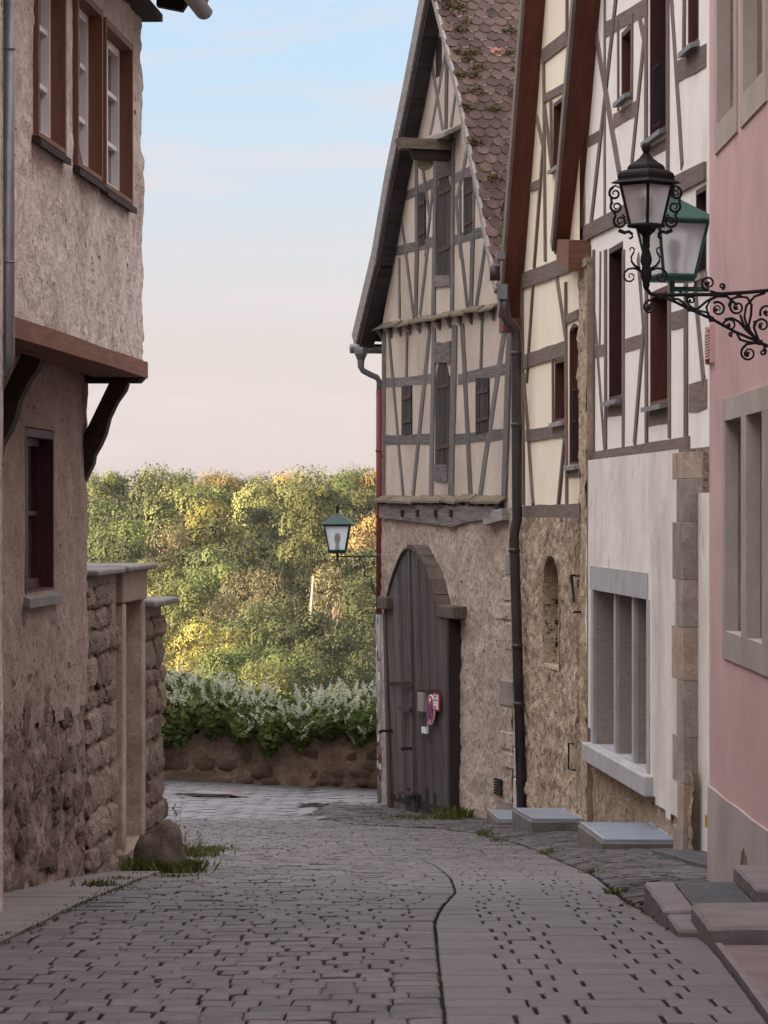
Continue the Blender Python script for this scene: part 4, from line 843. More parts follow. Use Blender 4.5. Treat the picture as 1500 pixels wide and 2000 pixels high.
# eaves gutter end and the downpipes
def tubepart(name, path, r, mat, parent, n=10, sub=None):
    m = MB(); m.smooth = True; m.tube(path, r, n); return put(name, m, mat, parent)
def barnL(px, py, u=-.06): o = -((px - 750) / FPX * 54.4 + .016 + .2477 * .06) / .9688; return B.P(u, EYE + (1000 - py) / FPX * 54.4, o)
m = MB(); m.smooth = True; m.tube([B.P(-.62, 4.13, .36), B.P(-.62, 4.13, -11)], .075, 10); put('gutter', m, 'zinc', barn)
m = MB(); m.lathe([(.09, .06), (.10, .02), (.10, -.04), (.055, -.14), (.05, -.25)], barnL(705, 686), 10); put('rain_head', m, 'zinc', barn)
tubepart('downpipe', [barnL(705, 700), barnL(704, 716), barnL(709, 724), barnL(722, 731), barnL(736, 737), barnL(741, 745), barnL(741, 790)], .045, 'zinc', barn)
red = tubepart('downpipe', [barnL(741, 760), barnL(741, 1207)], .050, 'red_pipe', barn)
gry = tubepart('downpipe', [barnL(741, 1200), barnL(744.5, 1578)], .056, 'grey_pipe', barn)
for y in (880, 1007, 1085): m = MB(); m.smooth = True; p = barnL(741, y); m.lathe([(.056, -.02), (.062, 0), (.056, .02)], p, 10); put('pipe_clip', m, 'red_pipe', red)
m = MB(); p = barnL(742.5, 1287); m.lathe([(.062, -.025), (.068, 0), (.062, .025)], p, 10); put('pipe_clip', m, 'zinc', gry)
# stickers pasted round the grey pipe
stk = [(1212, 'sticker_blue', .09)] + [(y, random.choice(('sign_white', 'sign_white', 'sign_grey', 'ink')), random.uniform(.06, .13)) for y in range(1222, 1520, 11)] + [(1478, 'sign_red', .10), (1492, 'sign_white', .09)]
for y, mt, h in stk:
    p = barnL(741 + (y - 1200) * .0093, y); a0 = random.uniform(2.9, 4.4); w = random.uniform(.25, .6); m = MB(); rr = .0578 + random.uniform(0, .0015)
    aa = [a0 + w * k / 4 for k in range(5)]
    for k in range(4):
        q = [(math.cos(a) * rr, math.sin(a) * rr) for a in (aa[k], aa[k + 1])]; hz = h * .5
        m.face([(p.x + q[0][0], p.y + q[0][1], p.z - hz), (p.x + q[1][0], p.y + q[1][1], p.z - hz), (p.x + q[1][0], p.y + q[1][1], p.z + hz), (p.x + q[0][0], p.y + q[0][1], p.z + hz)])
    put('sticker', m, mt, gry)
def at(px, py, Yd): return Vector(((px - 750) / FPX * Yd, Yd, EYE + (1000 - py) / FPX * Yd))
for txt, py in (('U', 1475), ('R', 1485)):
    cu = bpy.data.curves.new('letter', 'FONT'); cu.body = txt; cu.size = .13; cu.extrude = .001; cu.align_x = 'CENTER'; lo_ = bpy.data.objects.new('letter', cu)
    me = bpy.data.meshes.new_from_object(lo_); bpy.data.objects.remove(lo_); p = barnL(743.6, py)
    put('letter', me, 'sign_red' if txt == 'U' else 'ink', gry, loc=(p.x - .012, p.y - .0625, p.z), rot=(R(90), 0, R(-12)))
# right-hand downpipe in the corner between barn and yellow house
YB = 46.2
tubepart('downpipe', [at(966, 520, YB), at(967, 548, YB)], .07, 'brown_pipe', barn)
m = MB(); m.box(at(981, 570, YB), (.13, .16, .20)); put('rain_head', m, 'zinc', barn)
rp = tubepart('downpipe', [at(985, 580, YB), at(986, 606, YB), at(989, 622, YB), at(997, 632, YB), at(1006, 642, YB), at(1008, 660, YB), at(1010, 990, YB), at(1010, 1015, YB), at(1005, 1035, YB), at(1004, 1055, YB), at(1010, 1250, YB), at(1019.5, 1583, YB)], .068, 'brown_pipe', barn, 12)
for y in (690, 830, 1075, 1262, 1375): m = MB(); m.smooth = True; x = np.interp(y, [660, 990, 1055, 1250, 1583], [1008, 1010, 1004, 1010, 1019.5]); m.lathe([(.070, -.03), (.078, 0), (.070, .03)], at(x, y, YB), 12); put('pipe_joint', m, 'brown_pipe', rp)
m = MB(); m.box(at(978, 500, 46.0), (.10, .3, .10)); put('eaves_box', m, 'zinc', barn)
# signs on the gate
def disc(mb, wall, u, z, r, o0, o1, n=28): wall.poly(mb, [(u + r * math.cos(a), z + r * math.sin(a)) for a in np.linspace(0, 2 * math.pi, n + 1)[:-1]], o0, o1)
us, zs = B.uz(846, 1386, .17)
sign = thing('no_stopping_sign', 'round red and blue no-stopping sign with a white arrow on the barn gate', 'sign', tuple(B.P(us, zs, .2)))
m = MB(); disc(m, B, us, zs, .215, .195, .214); put('rim', m, 'sign_white', sign)
m = MB(); disc(m, B, us, zs, .203, .205, .2165); put('red_ring', m, 'sign_red', sign)
m = MB(); disc(m, B, us, zs, .148, .205, .2190); put('blue_field', m, 'sign_blue', sign)
for sgn in (-1, 1): m = MB(); B.beam(m, (us - .11, zs - .11 * sgn), (us + .11, zs + .11 * sgn), .042, .215, .2205 + .0008 * sgn, 0, 2); put('red_bar', m, 'sign_red', sign)
m = MB(); B.poly(m, [(us - .015, zs + .09), (us + .015, zs + .09), (us + .015, zs + .13), (us + .06, zs + .13), (us, zs + .175), (us - .06, zs + .13), (us - .015, zs + .13)], .216, .2225); put('arrow', m, 'sign_white', sign)
m = MB(); B.box(m, us - .018, us + .018, zs - .185, zs - .14, .21, .2218); put('mark', m, 'sign_white', sign)
un, zn = B.uz(857.5, 1371, .17)
nt_ = thing('notice_sign', 'small white notice with a red border on the barn gate', 'notice', tuple(B.P(un, zn, .2)))
m = MB(); B.box(m, un - .17, un + .17, zn - .125, zn + .125, .195, .215); put('frame', m, 'sign_red', nt_); m = MB(); B.box(m, un - .14, un + .12, zn - .10, zn + .10, .21, .219); put('sheet', m, 'sign_white', nt_)
for k, (w, h) in enumerate(((.10, .03), (.12, .02), (.06, .012), (.10, .03))): m = MB(); z = zn + .075 - k * .05; B.box(m, un - .11, un - .11 + w * 1.6, z - h / 2, z + h / 2, .216, .2205); put('print_line', m, 'sign_grey' if k != 1 else 'ink', nt_)
u, z = B.uz(828, 1371, .17); m = MB(); B.box(m, u - .16, u + .16, z - .135, z + .135, .17, .225); tag(put('blank_plate', weld(m.mesh('blank_plate'), bevel=.006), 'sign_grey'), 'blank grey-brown plate left of the round sign on the barn gate', 'plate')
u, z = B.uz(834, 1426, .15); pl = MB(); B.box(pl, u - .13, u + .13, z - .045, z + .045, .165, .20); B.beam(pl, (u + .13, z + .03), (u + .16, z + .22), .012, .17, .18, 0, 2); tag(put('paper_tag', pl, 'sign_white'), 'small white tag hanging below the plate on the barn gate', 'tag')
# ---------------------------------------------------------------- half-timbered houses on the right
Z7 = lambda x, y: (960 + .3 * x, .3 * y)
Z8 = lambda x, y: (980 + .3 * x, 560 + .3 * y)
Z9 = lambda x, y: (1000 + .35 * x, 1050 + .35 * y)
ZP = lambda x, y: (x, y)
def opening(W, Zf, x0, x1, y0, y1):
    """opening edges: left and right photo columns, top and bottom rows read at the left edge"""
    a = W.uz(*Zf(x0, y1)); b = W.uz(*Zf(x1, y0)); t = W.uz(*Zf(x0, y0)); return (a[0], b[0], a[1], t[1])
def rect(o): return [(o[0], o[2]), (o[1], o[2]), (o[1], o[3]), (o[0], o[3])]
def window(W, op, parent, mat, depth, th=.05, sill='grey_board', sash='dark_frame', nx=2, nz=3, proud=.0, sillout=.07, curtain=False, sashw=.045, pane='pane_dark', sth=.03):
    u0, u1, z0, z1 = op; m = MB(); d = -depth
    W.box(m, u0, u0 + th, z0, z1, d, proud); W.box(m, u1 - th, u1, z0, z1, d, proud); W.box(m, u0 + th, u1 - th, z1 - th, z1, d, proud - .001); W.box(m, u0 + th, u1 - th, z0, z0 + th * .6, d, proud - .001)
    w = put('window', m, mat, parent)
    m = MB(); a, b, c, e = u0 + th, u1 - th, z0 + th * .6, z1 - th; sw = sashw
    for k in range(nx): ua = a + (b - a) * k / nx; ub = a + (b - a) * (k + 1) / nx; W.box(m, ua, ua + sw, c, e, d - .05, d + .03); W.box(m, ub - sw, ub, c, e, d - .05, d + .03)
    W.box(m, a + sw, b - sw, c, c + sw * 1.3, d - .05, d + .028); W.box(m, a + sw, b - sw, e - sw, e, d - .05, d + .028)
    for k in range(1, nz): zz = c + (e - c) * k / nz; W.box(m, a + sw, b - sw, zz - .014, zz + .014, d - .04, d + .018)
    put('sash', m, sash, w)
    m = MB(); m.face([W.P(a, c, d - .02), W.P(b, c, d - .02), W.P(b, e, d - .02), W.P(a, e, d - .02)]); put('pane', m, pane, w)
    m = MB(); m.face([W.P(a, c, d - .35), W.P(b, c, d - .35), W.P(b, e, d - .35), W.P(a, e, d - .35)]); put('room_dark', m, 'interior', w) if pane != 'pane_dark' else None
    if sill: m = MB(); m.hexa([W.P(u0 - .05, z0 - sth - .02, 0), W.P(u1 + .05, z0 - sth - .02, 0), W.P(u1 + .05, z0 - sth - .04, sillout), W.P(u0 - .05, z0 - sth - .04, sillout)], [W.P(u0 - .05, z0 + .0, 0), W.P(u1 + .05, z0 + .0, 0), W.P(u1 + .05, z0 - .02, sillout), W.P(u0 - .05, z0 - .02, sillout)]); put('sill', m, sill, w)
    return w
def timbers(W, parent, L_, mat='house_timber', px_w=None):
    for Zf, a, b, w, o1 in L_: bt(Zf, a, b, w * (.66 if abs(Zf(*a)[0] - Zf(*b)[0]) < 40 else .9), min(o1, .03), 'timber', W, parent, mat, -.05, .05)

# ---- yellow house
Yw = Wall((1.80, 47.2), (.101, -1))
yh = thing('yellow_house', 'cream-yellow half-timbered gabled house between the barn and the white house', 'house', tuple(Yw.P(2.5, prof(44.6), 0)))
zys = 1.53
opA = opening(Yw, Z8, 345, 417, 478, 880); opB = opening(Yw, Z8, 440, 503, 250, 1160); opC = opening(Yw, Z7, 402, 470, 675, 1100)
arB = [(opB[0], opB[2]), (opB[1], opB[2]), (opB[1], opB[3] - .12)] + [((opB[0] + opB[1]) / 2 + (opB[1] - opB[0]) / 2 * math.cos(a), opB[3] - .12 + .12 * math.sin(a)) for a in np.linspace(.3, math.pi - .3, 7)] + [(opB[0], opB[3] - .12)]
m = MB(); Yw.sheet(m, [(0, zys), (5.17, zys), (5.17, 8.4), (3.85, 10.6), (0.0, 3.95)], [rect(opA), arB, rect(opC)], 0, .05); put('plaster_wall', m, 'yellow_plaster', yh)
nA = Yw.uz(*Z9(195, 700)); nB = Yw.uz(*Z9(282, 690)); nT = Yw.uz(*Z9(232, 100))[1]; NU0, NU1, NZ0 = nA[0], nB[0], nA[1]
def in_niche(u, z):
    c = (NU0 + NU1) / 2; r = (NU1 - NU0) / 2; zt = nT - .35
    return abs(u - c) < r and NZ0 < z < (zt + .35 * math.sqrt(max(0, 1 - ((u - c) / r) ** 2)))
put('stone_wall', rough_sheet(Yw, -.1, 5.2, -2.6, zys, .03, .032, .04, 3.4, inside=lambda u, z: not in_niche(u, z), cell=.06, csc=3.4), 'house_stone', yh)
c_, r_c = (NU0 + NU1) / 2, (NU1 - NU0) / 2; nl = [(NU0, NZ0), (NU1, NZ0), (NU1, nT - .35)] + [(c_ + r_c * math.cos(a), nT - .35 + .35 * math.sin(a)) for a in np.linspace(.2, math.pi - .2, 9)] + [(NU0, nT - .35)]
m = MB()
for i in range(len(nl)):
    a, b = nl[i], nl[(i + 1) % len(nl)]; ca_ = (c_, (NZ0 + nT) / 2); ex = lambda p, k: (ca_[0] + (p[0] - ca_[0]) * k, ca_[1] + (p[1] - ca_[1]) * (1 + (k - 1) * .45))
    m.face([Yw.P(*ex(a, 1.13), .055), Yw.P(*ex(b, 1.13), .055), Yw.P(*b, .05), Yw.P(*a, .05)]); m.face([Yw.P(*a, .05), Yw.P(*b, .05), Yw.P(*b, -.22), Yw.P(*a, -.22)])
put('niche_surround', m, 'house_stone', yh)
m = MB(); m.face([Yw.P(u, z, -.22) for u, z in nl]); put('niche_back', m, 'brown_stone', yh)
for (x, y) in ((262, 370), (258, 485), (270, 612)): u, z = Yw.uz(*Z9(x, y)); m = MB(); Yw.box(m, NU0 - .04, NU0 + .015, z - .03, z + .03, -.16, -.10); put('iron_pin', m, 'rust_iron', yh)
for (x, y, w, h) in ((375, 215, .05, .0), (395, 418, .05, 0)): u, z = Yw.uz(*Z9(x, y)); m = MB(); m.tube([Yw.P(u, z, 0), Yw.P(u, z + .01, .09), Yw.P(u + .02, z, .11)], .013, 7); put('iron_hook', m, 'black_iron', yh)
u, z0 = Yw.uz(*Z9(380, 220)); z1 = Yw.uz(*Z9(393, 360))[1]; m = MB(); m.tube([Yw.P(u, z0, .10), Yw.P(u + .12, z1, .09)], [.018, .013], 7); put('lamp_stub', m, 'black_iron', yh)
u, z0 = Yw.uz(*Z9(372, 1145)); z1 = Yw.uz(*Z9(372, 1290))[1]; m = MB(); m.tube([Yw.P(u - .03, z0 - .02, .06), Yw.P(u, z0, .12), Yw.P(u, z1, .12), Yw.P(u + .10, z1 - .01, .06)], .014, 6); put('iron_bar', m, 'black_iron', yh)
# dressed stones at its left-hand corner
zz = -2.35
while zz < 1.2:
    h = random.uniform(.25, .45); w = random.choice((.28, .5, .4)); m = MB(); Yw.box(m, -.02, w, zz + .008, zz + h - .008, -.1, .075 + random.uniform(-.01, .01)); put('quoin', weld(m.mesh('quoin'), bevel=.02), 'sandstone', yh); zz += h
timbers(Yw, yh, [
    (Z8, (138, -10), (148, 1420), .24, .05), (Z8, (212, -40), (168, 620), .13, .03), (Z8, (150, 570), (212, 1420), .15, .03), (Z8, (366, -60), (424, 330), .13, .03), (Z8, (424, -30), (431, 1420), .15, .04),
    (Z8, (418, 990), (376, 1420), .15, .03), (Z8, (150, 490), (420, 398), .20, .022), (Z8, (165, 972), (425, 934), .17, .022), (Z8, (430, 212), (505, 178), .17, .022), (Z8, (436, 1216), (515, 1212), .13, .022),
    (Z8, (146, 1478), (520, 1472), .235, .055),
    (Z7, (205, 1832), (585, 1694), .23, .05), (Z7, (335, 372), (500, 240), .20, .022), (Z7, (345, 645), (475, 572), .16, .022), (Z7, (262, 1222), (330, 1188), .17, .022),
    (Z7, (347, 400), (357, 1700), .15, .04), (Z7, (302, 760), (350, 985), .12, .03), (Z7, (350, 870), (284, 1745), .13, .03), (Z7, (355, 700), (402, 1120), .13, .03), (Z7, (395, 660), (400, 1110), .12, .035), (Z7, (500, -60), (498, 200), .13, .035),
    (Z8, (340, 470), (342, 900), .10, .04)])
window(Yw, opA, yh, 'red_frame', .16); window(Yw, opB, yh, 'red_frame', .18); window(Yw, opC, yh, 'red_frame', .16)
u0, z0 = opB[0], opB[2]; m = MB()
for f in (.30, .52): 
    zz = opB[2] + (opB[3] - opB[2]) * f; m.tube([Yw.P(opB[0] + .5, zz, .03), Yw.P(opB[1], zz, .03)], .012, 6)
for k in range(5): uu = opB[0] + .5 + (opB[1] - opB[0] - .5) * k / 4; m.tube([Yw.P(uu, opB[2] + .03, .03), Yw.P(uu, opB[2] + (opB[3] - opB[2]) * .52, .03)], .008, 5)
put('window_rail', m, 'black_iron', yh)
m = MB()
m.face([Yw.P(0, -2.6, 0), Yw.P(0, 3.9, 0), Yw.P(0, 3.9, -10), Yw.P(0, -2.6, -10)]); put('side_wall', m, 'house_stone', yh)
# verge: red-brown boarded soffit, grey-brown edge board
def verge(W, parent, low, high, ov, th, oin=0.0, mats=('red_soffit', 'fascia_brown', 'town_roof')):
    (a, za), (b, zb) = low, high; t = Vector((b - a, zb - za)).normalized(); n = Vector((-t.y, t.x)); f = lambda k, d: (Vector(low if k == 0 else high) + n * d)
    def plank(d0, d1, o0, o1, mat, name, ext=0):
        m = MB(); p = [Vector(low) - t * ext + n * d0, Vector(high) + n * d0, Vector(high) + n * d1, Vector(low) - t * ext + n * d1]
        m.hexa([W.P(*p[0], o0), W.P(*p[0], o1), W.P(*p[3], o1), W.P(*p[3], o0)], [W.P(*p[1], o0), W.P(*p[1], o1), W.P(*p[2], o1), W.P(*p[2], o0)]); return put(name, m, mat, parent)
    plank(0, .03, -.1, ov - .03, mats[0], 'soffit'); plank(-.02, th + .02, ov - .028, ov + .012, mats[1], 'barge_board', .02); r = plank(.032, th, -11, ov - .03, mats[2], 'roof_slope', .1)
    return r
verge(Yw, yh, (.10, 4.20), (4.0, 10.95), .28, .16)
m = MB(); p0 = Yw.P(.12, 4.28, .0); Yw.box(m, .0, .42, 3.98, 4.16, 0, .27); put('eaves_block', m, 'red_soffit', yh)

# ---- white house
Ww = Wall((2.425, 41.5), (.0613, -1))
wh = thing('white_house', 'white half-timbered gabled house with dark red window reveals and stone triple window', 'house', tuple(Ww.P(4, prof(37.5), 0)))
w1 = opening(Ww, Z7, 845, 915, 215, 660); w2 = opening(Ww, Z7, 1030, 1142, -260, 915); w3 = opening(Ww, Z7, 1278, 1350, -300, 330)
w4 = opening(Ww, Z8, 697, 790, -245, 742); w5 = opening(Ww, Z8, 965, 1082, 40, 775); w6 = opening(Ww, Z7, 1330, 1400, 1240, 1800)
ws = (w1, w2, w3, w4, w5, w6)
zwb = 2.20
m = MB(); Ww.sheet(m, [(0, zwb), (9.4, zwb), (9.4, 1.78), (15.5, 1.78), (15.5, 6.0), (5.6, 13.2), (-1.35, 4.72), (0, 4.72)], [rect(o) for o in ws], 0, .05); put('plaster_wall', m, 'white_plaster', wh)
# rendered ground floor with the stone triple window
tw = opening(Ww, Z9, 490, 797, 290, 1150); tz0, tz1 = tw[2], tw[3]
put_ = rough_sheet(Ww, 0, 7.62, -2.1, zwb, .075, .006, .07, 1.2, holes=[(tw[0], tw[1], tz0, tz1)], inside=lambda u, z: z > -1.02 - .05 * math.sin(u * 2.1) - .03 * (u - 3) - (.18 if u > 5.6 else 0) and not (z < -.9 and u < .9)); put('render_wall', put_, 'base_plaster', wh)
put('stone_wall', rough_sheet(Ww, -.3, 8.2, -2.4, .2, .015, .03, .05, 3.4, holes=[(tw[0], tw[1], tz0, tz1)], cell=.05, csc=3.4, inside=lambda u, z: z < -.80), 'house_stone', wh)
m = MB(); Ww.box(m, tw[0] - .26, tw[1] + .06, tz1, tz1 + .27, -.3, .085); tri = put('triple_window', m, 'grey_stone', wh)
tw1 = tw[1]; us_ = [tw[0]] + [Ww.uz(*Z9(x, 600))[0] for x in (588, 690)] + [tw1]
for k, u in enumerate(us_):
    m = MB(); wd = .20 if k in (0, 3) else .17; fo = .085 if k in (0, 3) else .03; ua = u - wd + .02 if k == 0 else (u - wd / 2 if k < 3 else u - .02); Ww.box(m, ua, ua + wd, tz0 - .02, tz1, -.012, fo); Ww.box(m, ua + .03, ua + wd - .03, tz0 - .02, tz1, -.34, -.012); put('mullion', m, 'grey_stone', tri)
for k in range(3):
    m = MB(); ua, ub = us_[k], us_[k + 1]; uf = ua + (.085 if k else .02) ; Ww.box(m, uf - .045, uf + .012, tz0, tz1 - .01, -.33, -.014 if k else .045); put('reveal', m, 'tooled_stone', tri)
    m = MB(); m.face([Ww.P(ua, tz0, -.30), Ww.P(ub, tz0, -.30), Ww.P(ub, tz1, -.30), Ww.P(ua, tz1, -.30)]); put('pane', m, 'pane_dark', tri)
m = MB(); Ww.box(m, tw[0] - .35, tw1 + .42, tz0 - .21, tz0 - .001, -.3, .17); put('sill', weld(m.mesh('sill'), bevel=.012), 'grey_stone', tri)
# rough pier of the party wall at its left edge
pu0 = Ww.uz(1131, 800, .08)[0]; pu1 = Ww.uz(1148, 800, .08)[0]; pier = rough_sheet(Ww, pu0, pu1, -2.3, 4.55, .08, .03, .045, 4.0, cell=.03, csc=4); put('party_wall', pier, 'house_stone', wh)
m = MB(); m.face([Ww.P(pu1, -2.3, .09), Ww.P(pu1, 4.5, .09), Ww.P(pu1, 4.5, -.2), Ww.P(pu1, -2.3, -.2)]); Ww.box(m, pu0, pu1, 4.46, 4.56, -.5, .10); put('party_wall_edge', m, 'brown_stone', wh)
# quoins at the right of the ground floor
zz = -1.75; k = 0
while zz < 2.1:
    h = random.uniform(.32, .55); w = (.72, .46)[k % 2] * random.uniform(.85, 1.15); m = MB(); Ww.box(m, 7.95 - w, 7.95, zz + .002, min(zz + h, 2.17) - .001, -.1, .081 + random.uniform(-.003, .003)); put('quoin', weld(m.mesh('quoin'), bevel=.004), 'quoin_stone' if random.random() < .75 else 'brown_stone', wh); zz += h; k += 1
m = MB(); Ww.box(m, 7.95, 15, -1.9, 1.78, -.3, -.06); put('recessed_wall', m, 'base_plaster', wh)
T1 = .008; T2 = .012; T3 = .017
timbers(Ww, wh, [
    (Z8, (588, 1132), (1228, 1042), .215, .06),
    (Z7, (572, 1545), (1400, 1110), .20, .05),
    (Z7, (740, -30), (740, 1420), .24, T2), (Z7, (688, 240), (842, 1150), .20, T3), (Z7, (818, -40), (650, 1470), .20, T2 + .004),
    (Z7, (745, 195), (1015, 40), .19, T1), (Z7, (618, 930), (700, 885), .19, T1), (Z7, (795, 795), (950, 700), .18, T1), (Z7, (830, 130), (830, 720), .16, T3), (Z7, (922, 90), (918, 650), .16, T3),
    (Z7, (955, 60), (1005, 290), .20, T2), (Z7, (1005, 180), (915, 1080), .24, T2), (Z7, (1014, -40), (1012, 960), .26, T3 + .004), (Z7, (1152, -40), (1152, 1130), .26, T3), (Z7, (1172, -60), (1245, 1080), .26, T2),
    (Z7, (1262, -60), (1258, 360), .2, T3), (Z7, (1205, 470), (1400, 360), .24, T1), (Z7, (1020, 1000), (1150, 930), .17, T1), (Z7, (1010, 30), (820, 180), .001, T1),
    (Z8, (604, -240), (602, 1070), .26, T3), (Z8, (608, 180), (672, 1060), .20, T2), (Z8, (646, -230), (640, 400), .16, T2), (Z8, (682, -240), (682, 1058), .24, T3 + .004), (Z8, (798, -240), (796, 1045), .22, T3),
    (Z8, (612, 430), (680, 405), .2, T1), (Z8, (805, 385), (915, 350), .22, T1), (Z8, (890, -200), (930, 300), .22, T2), (Z8, (935, 200), (868, 1030), .24, T3), (Z8, (948, -160), (948, 1015), .26, T3 + .003), (Z8, (1096, -160), (1096, 985), .24, T3),
    (Z8, (1110, 225), (1195, 200), .26, T1), (Z8, (1205, -200), (1205, 975), .30, T3), (Z8, (1258, -20), (1318, 620), .26, T2), (Z8, (1222, 730), (1340, 695), .42, T1),
    (Z8, (690, 815), (795, 800), .17, T1), (Z8, (955, 850), (1090, 830), .20, T1)])
for o in ws[:5]: window(Ww, o, wh, 'dark_frame' if o in (w2, w4) else 'red_frame', .2, th=.06, sill='zinc', sillout=.09)
window(Ww, w6, wh, 'dark_frame', .2)
m = MB(); u0, u1 = w2[0] + (w2[1] - w2[0]) * .55, w2[1] - .05; zt = Ww.uz(*Z7(1090, 450))[1]
for k in range(6): uu = u0 + (u1 - u0) * k / 5; m.tube([Ww.P(uu, w2[2] + .05, .05), Ww.P(uu, zt, .05)], .008, 5)
for zz in (w2[2] + .06, zt): m.tube([Ww.P(u0, zz, .05), Ww.P(u1, zz, .05)], .012, 6)
put('window_rail', m, 'black_iron', wh)
verge(Ww, wh, (-1.42, 4.78), (5.7, 13.35), .30, .17)
m = MB(); Ww.poly(m, [(-1.45, 4.90), (-1.35, 4.62), (-.1, 4.42), (-.05, 4.78)], .0, .26); put('eaves_block', m, 'jetty_wood', wh)
m = MB(); m.smooth = True; m.tube([Ww.P(-1.6, 4.86, .30), Ww.P(-1.6, 4.86, -9)], .05, 8); put('gutter', m, 'zinc', wh)
p = at(1382, 1608, 32.4); m = MB(); m.box((p.x, p.y, p.z + .02), (.05, .05, .11)); tag(put('marker_tag', m, 'tag_yellow', wh))

# ---- pink house at the right edge
Pw = Wall((2.1, 22.9), (0, -1))
ph = thing('pink_house', 'pink rendered house with sandstone mullioned windows at the right edge', 'house', (3, 20, prof(20)))
def pz(px, py): return Pw.uz(px, py)
la = pz(1419, 1238); lb = pz(1451, 835); lc = pz(1461, 1242); ld = pz(1492, 800); lt = pz(1419, 822)[1]; lbz = pz(1419, 1232)[1]
p1 = (la[0], lb[0], lbz, lt); p2 = (lc[0], ld[0], lbz, lt); p3 = (ld[0] + .32, ld[0] + 1.4, lbz, lt)
ua_ = pz(1404, 100)[0]; ub_ = pz(1436, 100)[0]; uc_ = pz(1455, 100)[0]; ud_ = uc_ + 1.05; uzb = pz(1404, 243)[1]
p4 = (ua_, ub_, uzb, uzb + 1.9); p5 = (uc_, ud_, uzb, uzb + 1.9)
U_END = 22.0
m = MB(); Pw.sheet(m, [(0, -1.2), (U_END, -.2), (U_END, 6.6), (0, 6.6)], [rect(p) for p in (p1, p2, p3, p4, p5)], 0, 0); put('pink_wall', m, 'pink_plaster', ph)
m = MB(); m.face([Pw.P(0, -1.2, 0), Pw.P(0, 6.6, 0), (9, 22.9, 6.6), (9, 22.9, -1.2)]); put('end_wall', m, 'pink_plaster', ph)
zp0 = pz(1386, 1535)[1]; zp1 = pz(1500, 1622)[1]; u1_ = pz(1500, 1500)[0]
m = MB(); sl_ = (zp1 - zp0) / u1_; pts = [(-.006, -1.25), (U_END, -.25), (U_END, zp0 + sl_ * 6)] + [(u, zp0 + sl_ * min(u, 6) + .004 * math.sin(u * 4)) for u in np.linspace(6, -.006, 16)]
Pw.poly(m, pts, -.05, .012); put('plinth', m, 'plinth_plaster', ph)
m = MB(); bx = [(1450, 1690), (1452, 1665), (1457, 1655), (1459, 1668), (1463, 1672), (1464, 1690)]; Pw.poly(m, [pz(*b) for b in bx], -.05, .0135); put('bare_patch', m, 'left_base', ph)
def stone_frame(ops, lintel, sillh, mat='sandstone', out=.012):
    root = None
    u0 = min(o[0] for o in ops) - .17; u1 = max(o[1] for o in ops) + .17; z0, z1 = ops[0][2], ops[0][3]
    m = MB(); Pw.box(m, u0, u1, z1, z1 + lintel, -.5, out); root = put('stone_window', m, mat, ph)
    m = MB(); Pw.box(m, u0, u1, z0 - sillh, z0, -.5, out); put('sill', m, mat, root)
    ed = sorted([u0] + [x for o in ops for x in (o[0], o[1])] + [u1])
    for a, b in zip(ed[::2], ed[1::2]): m = MB(); Pw.box(m, a, b, z0 + .001, z1 - .001, -.5, out); put('mullion', m, mat, root)
    for o in ops:
        m = MB(); Pw.box(m, o[0] - .004, o[0] + .05, o[2], o[3] - .06, -.49, -.07); put('inner_reveal', m, 'quoin_stone', root)
        m = MB(); m.face([Pw.P(o[0], o[2], -.48), Pw.P(o[1], o[2], -.48), Pw.P(o[1], o[3], -.48), Pw.P(o[0], o[3], -.48)]); put('pane', m, 'pane_dark', root)
stone_frame((p1, p2, p3), pz(1412, 782)[1] - lt, lbz - pz(1412, 1283)[1]); stone_frame((p4,), .25, uzb - pz(1400, 302)[1]); stone_frame((p5,), .25, .18)
# louvred vent
vt = thing('wall_vent', 'narrow pink louvred vent projecting from the pink house wall', 'vent', tuple(Pw.P(.28, pz(1392, 705)[1], 0)))
va, vb = pz(1386.5, 706), pz(1395, 640); m = MB(); Pw.box(m, va[0], vb[0], va[1], vb[1], 0, .012); put('backing', m, 'interior', vt)
for k in range(9): z = va[1] + .02 + (vb[1] - va[1] - .03) * k / 9; m = MB(); m.hexa([Pw.P(va[0], z, .004), Pw.P(vb[0], z, .004), Pw.P(vb[0], z - .012, .035), Pw.P(va[0], z - .012, .035)], [Pw.P(va[0], z + .012, .004), Pw.P(vb[0], z + .012, .004), Pw.P(vb[0], z, .035), Pw.P(va[0], z, .035)]); put('slat', m, 'pink_plaster', vt)
for u in (va[0] - .02, vb[0]): m = MB(); Pw.box(m, u, u + .02, va[1] - .02, vb[1] + .02, 0, .03); put('vent_frame', m, 'pink_plaster', vt)
m = MB(); m.hexa([(2.0, 23.4, 6.5), (2.0, .5, 6.5), (9, .5, 6.5), (9, 23.4, 6.5)], [(2.0, 23.4, 6.6), (2.0, .5, 6.6), (5.5, .5, 10.5), (5.5, 23.4, 10.5)]); put('roof', m, 'town_roof', ph)
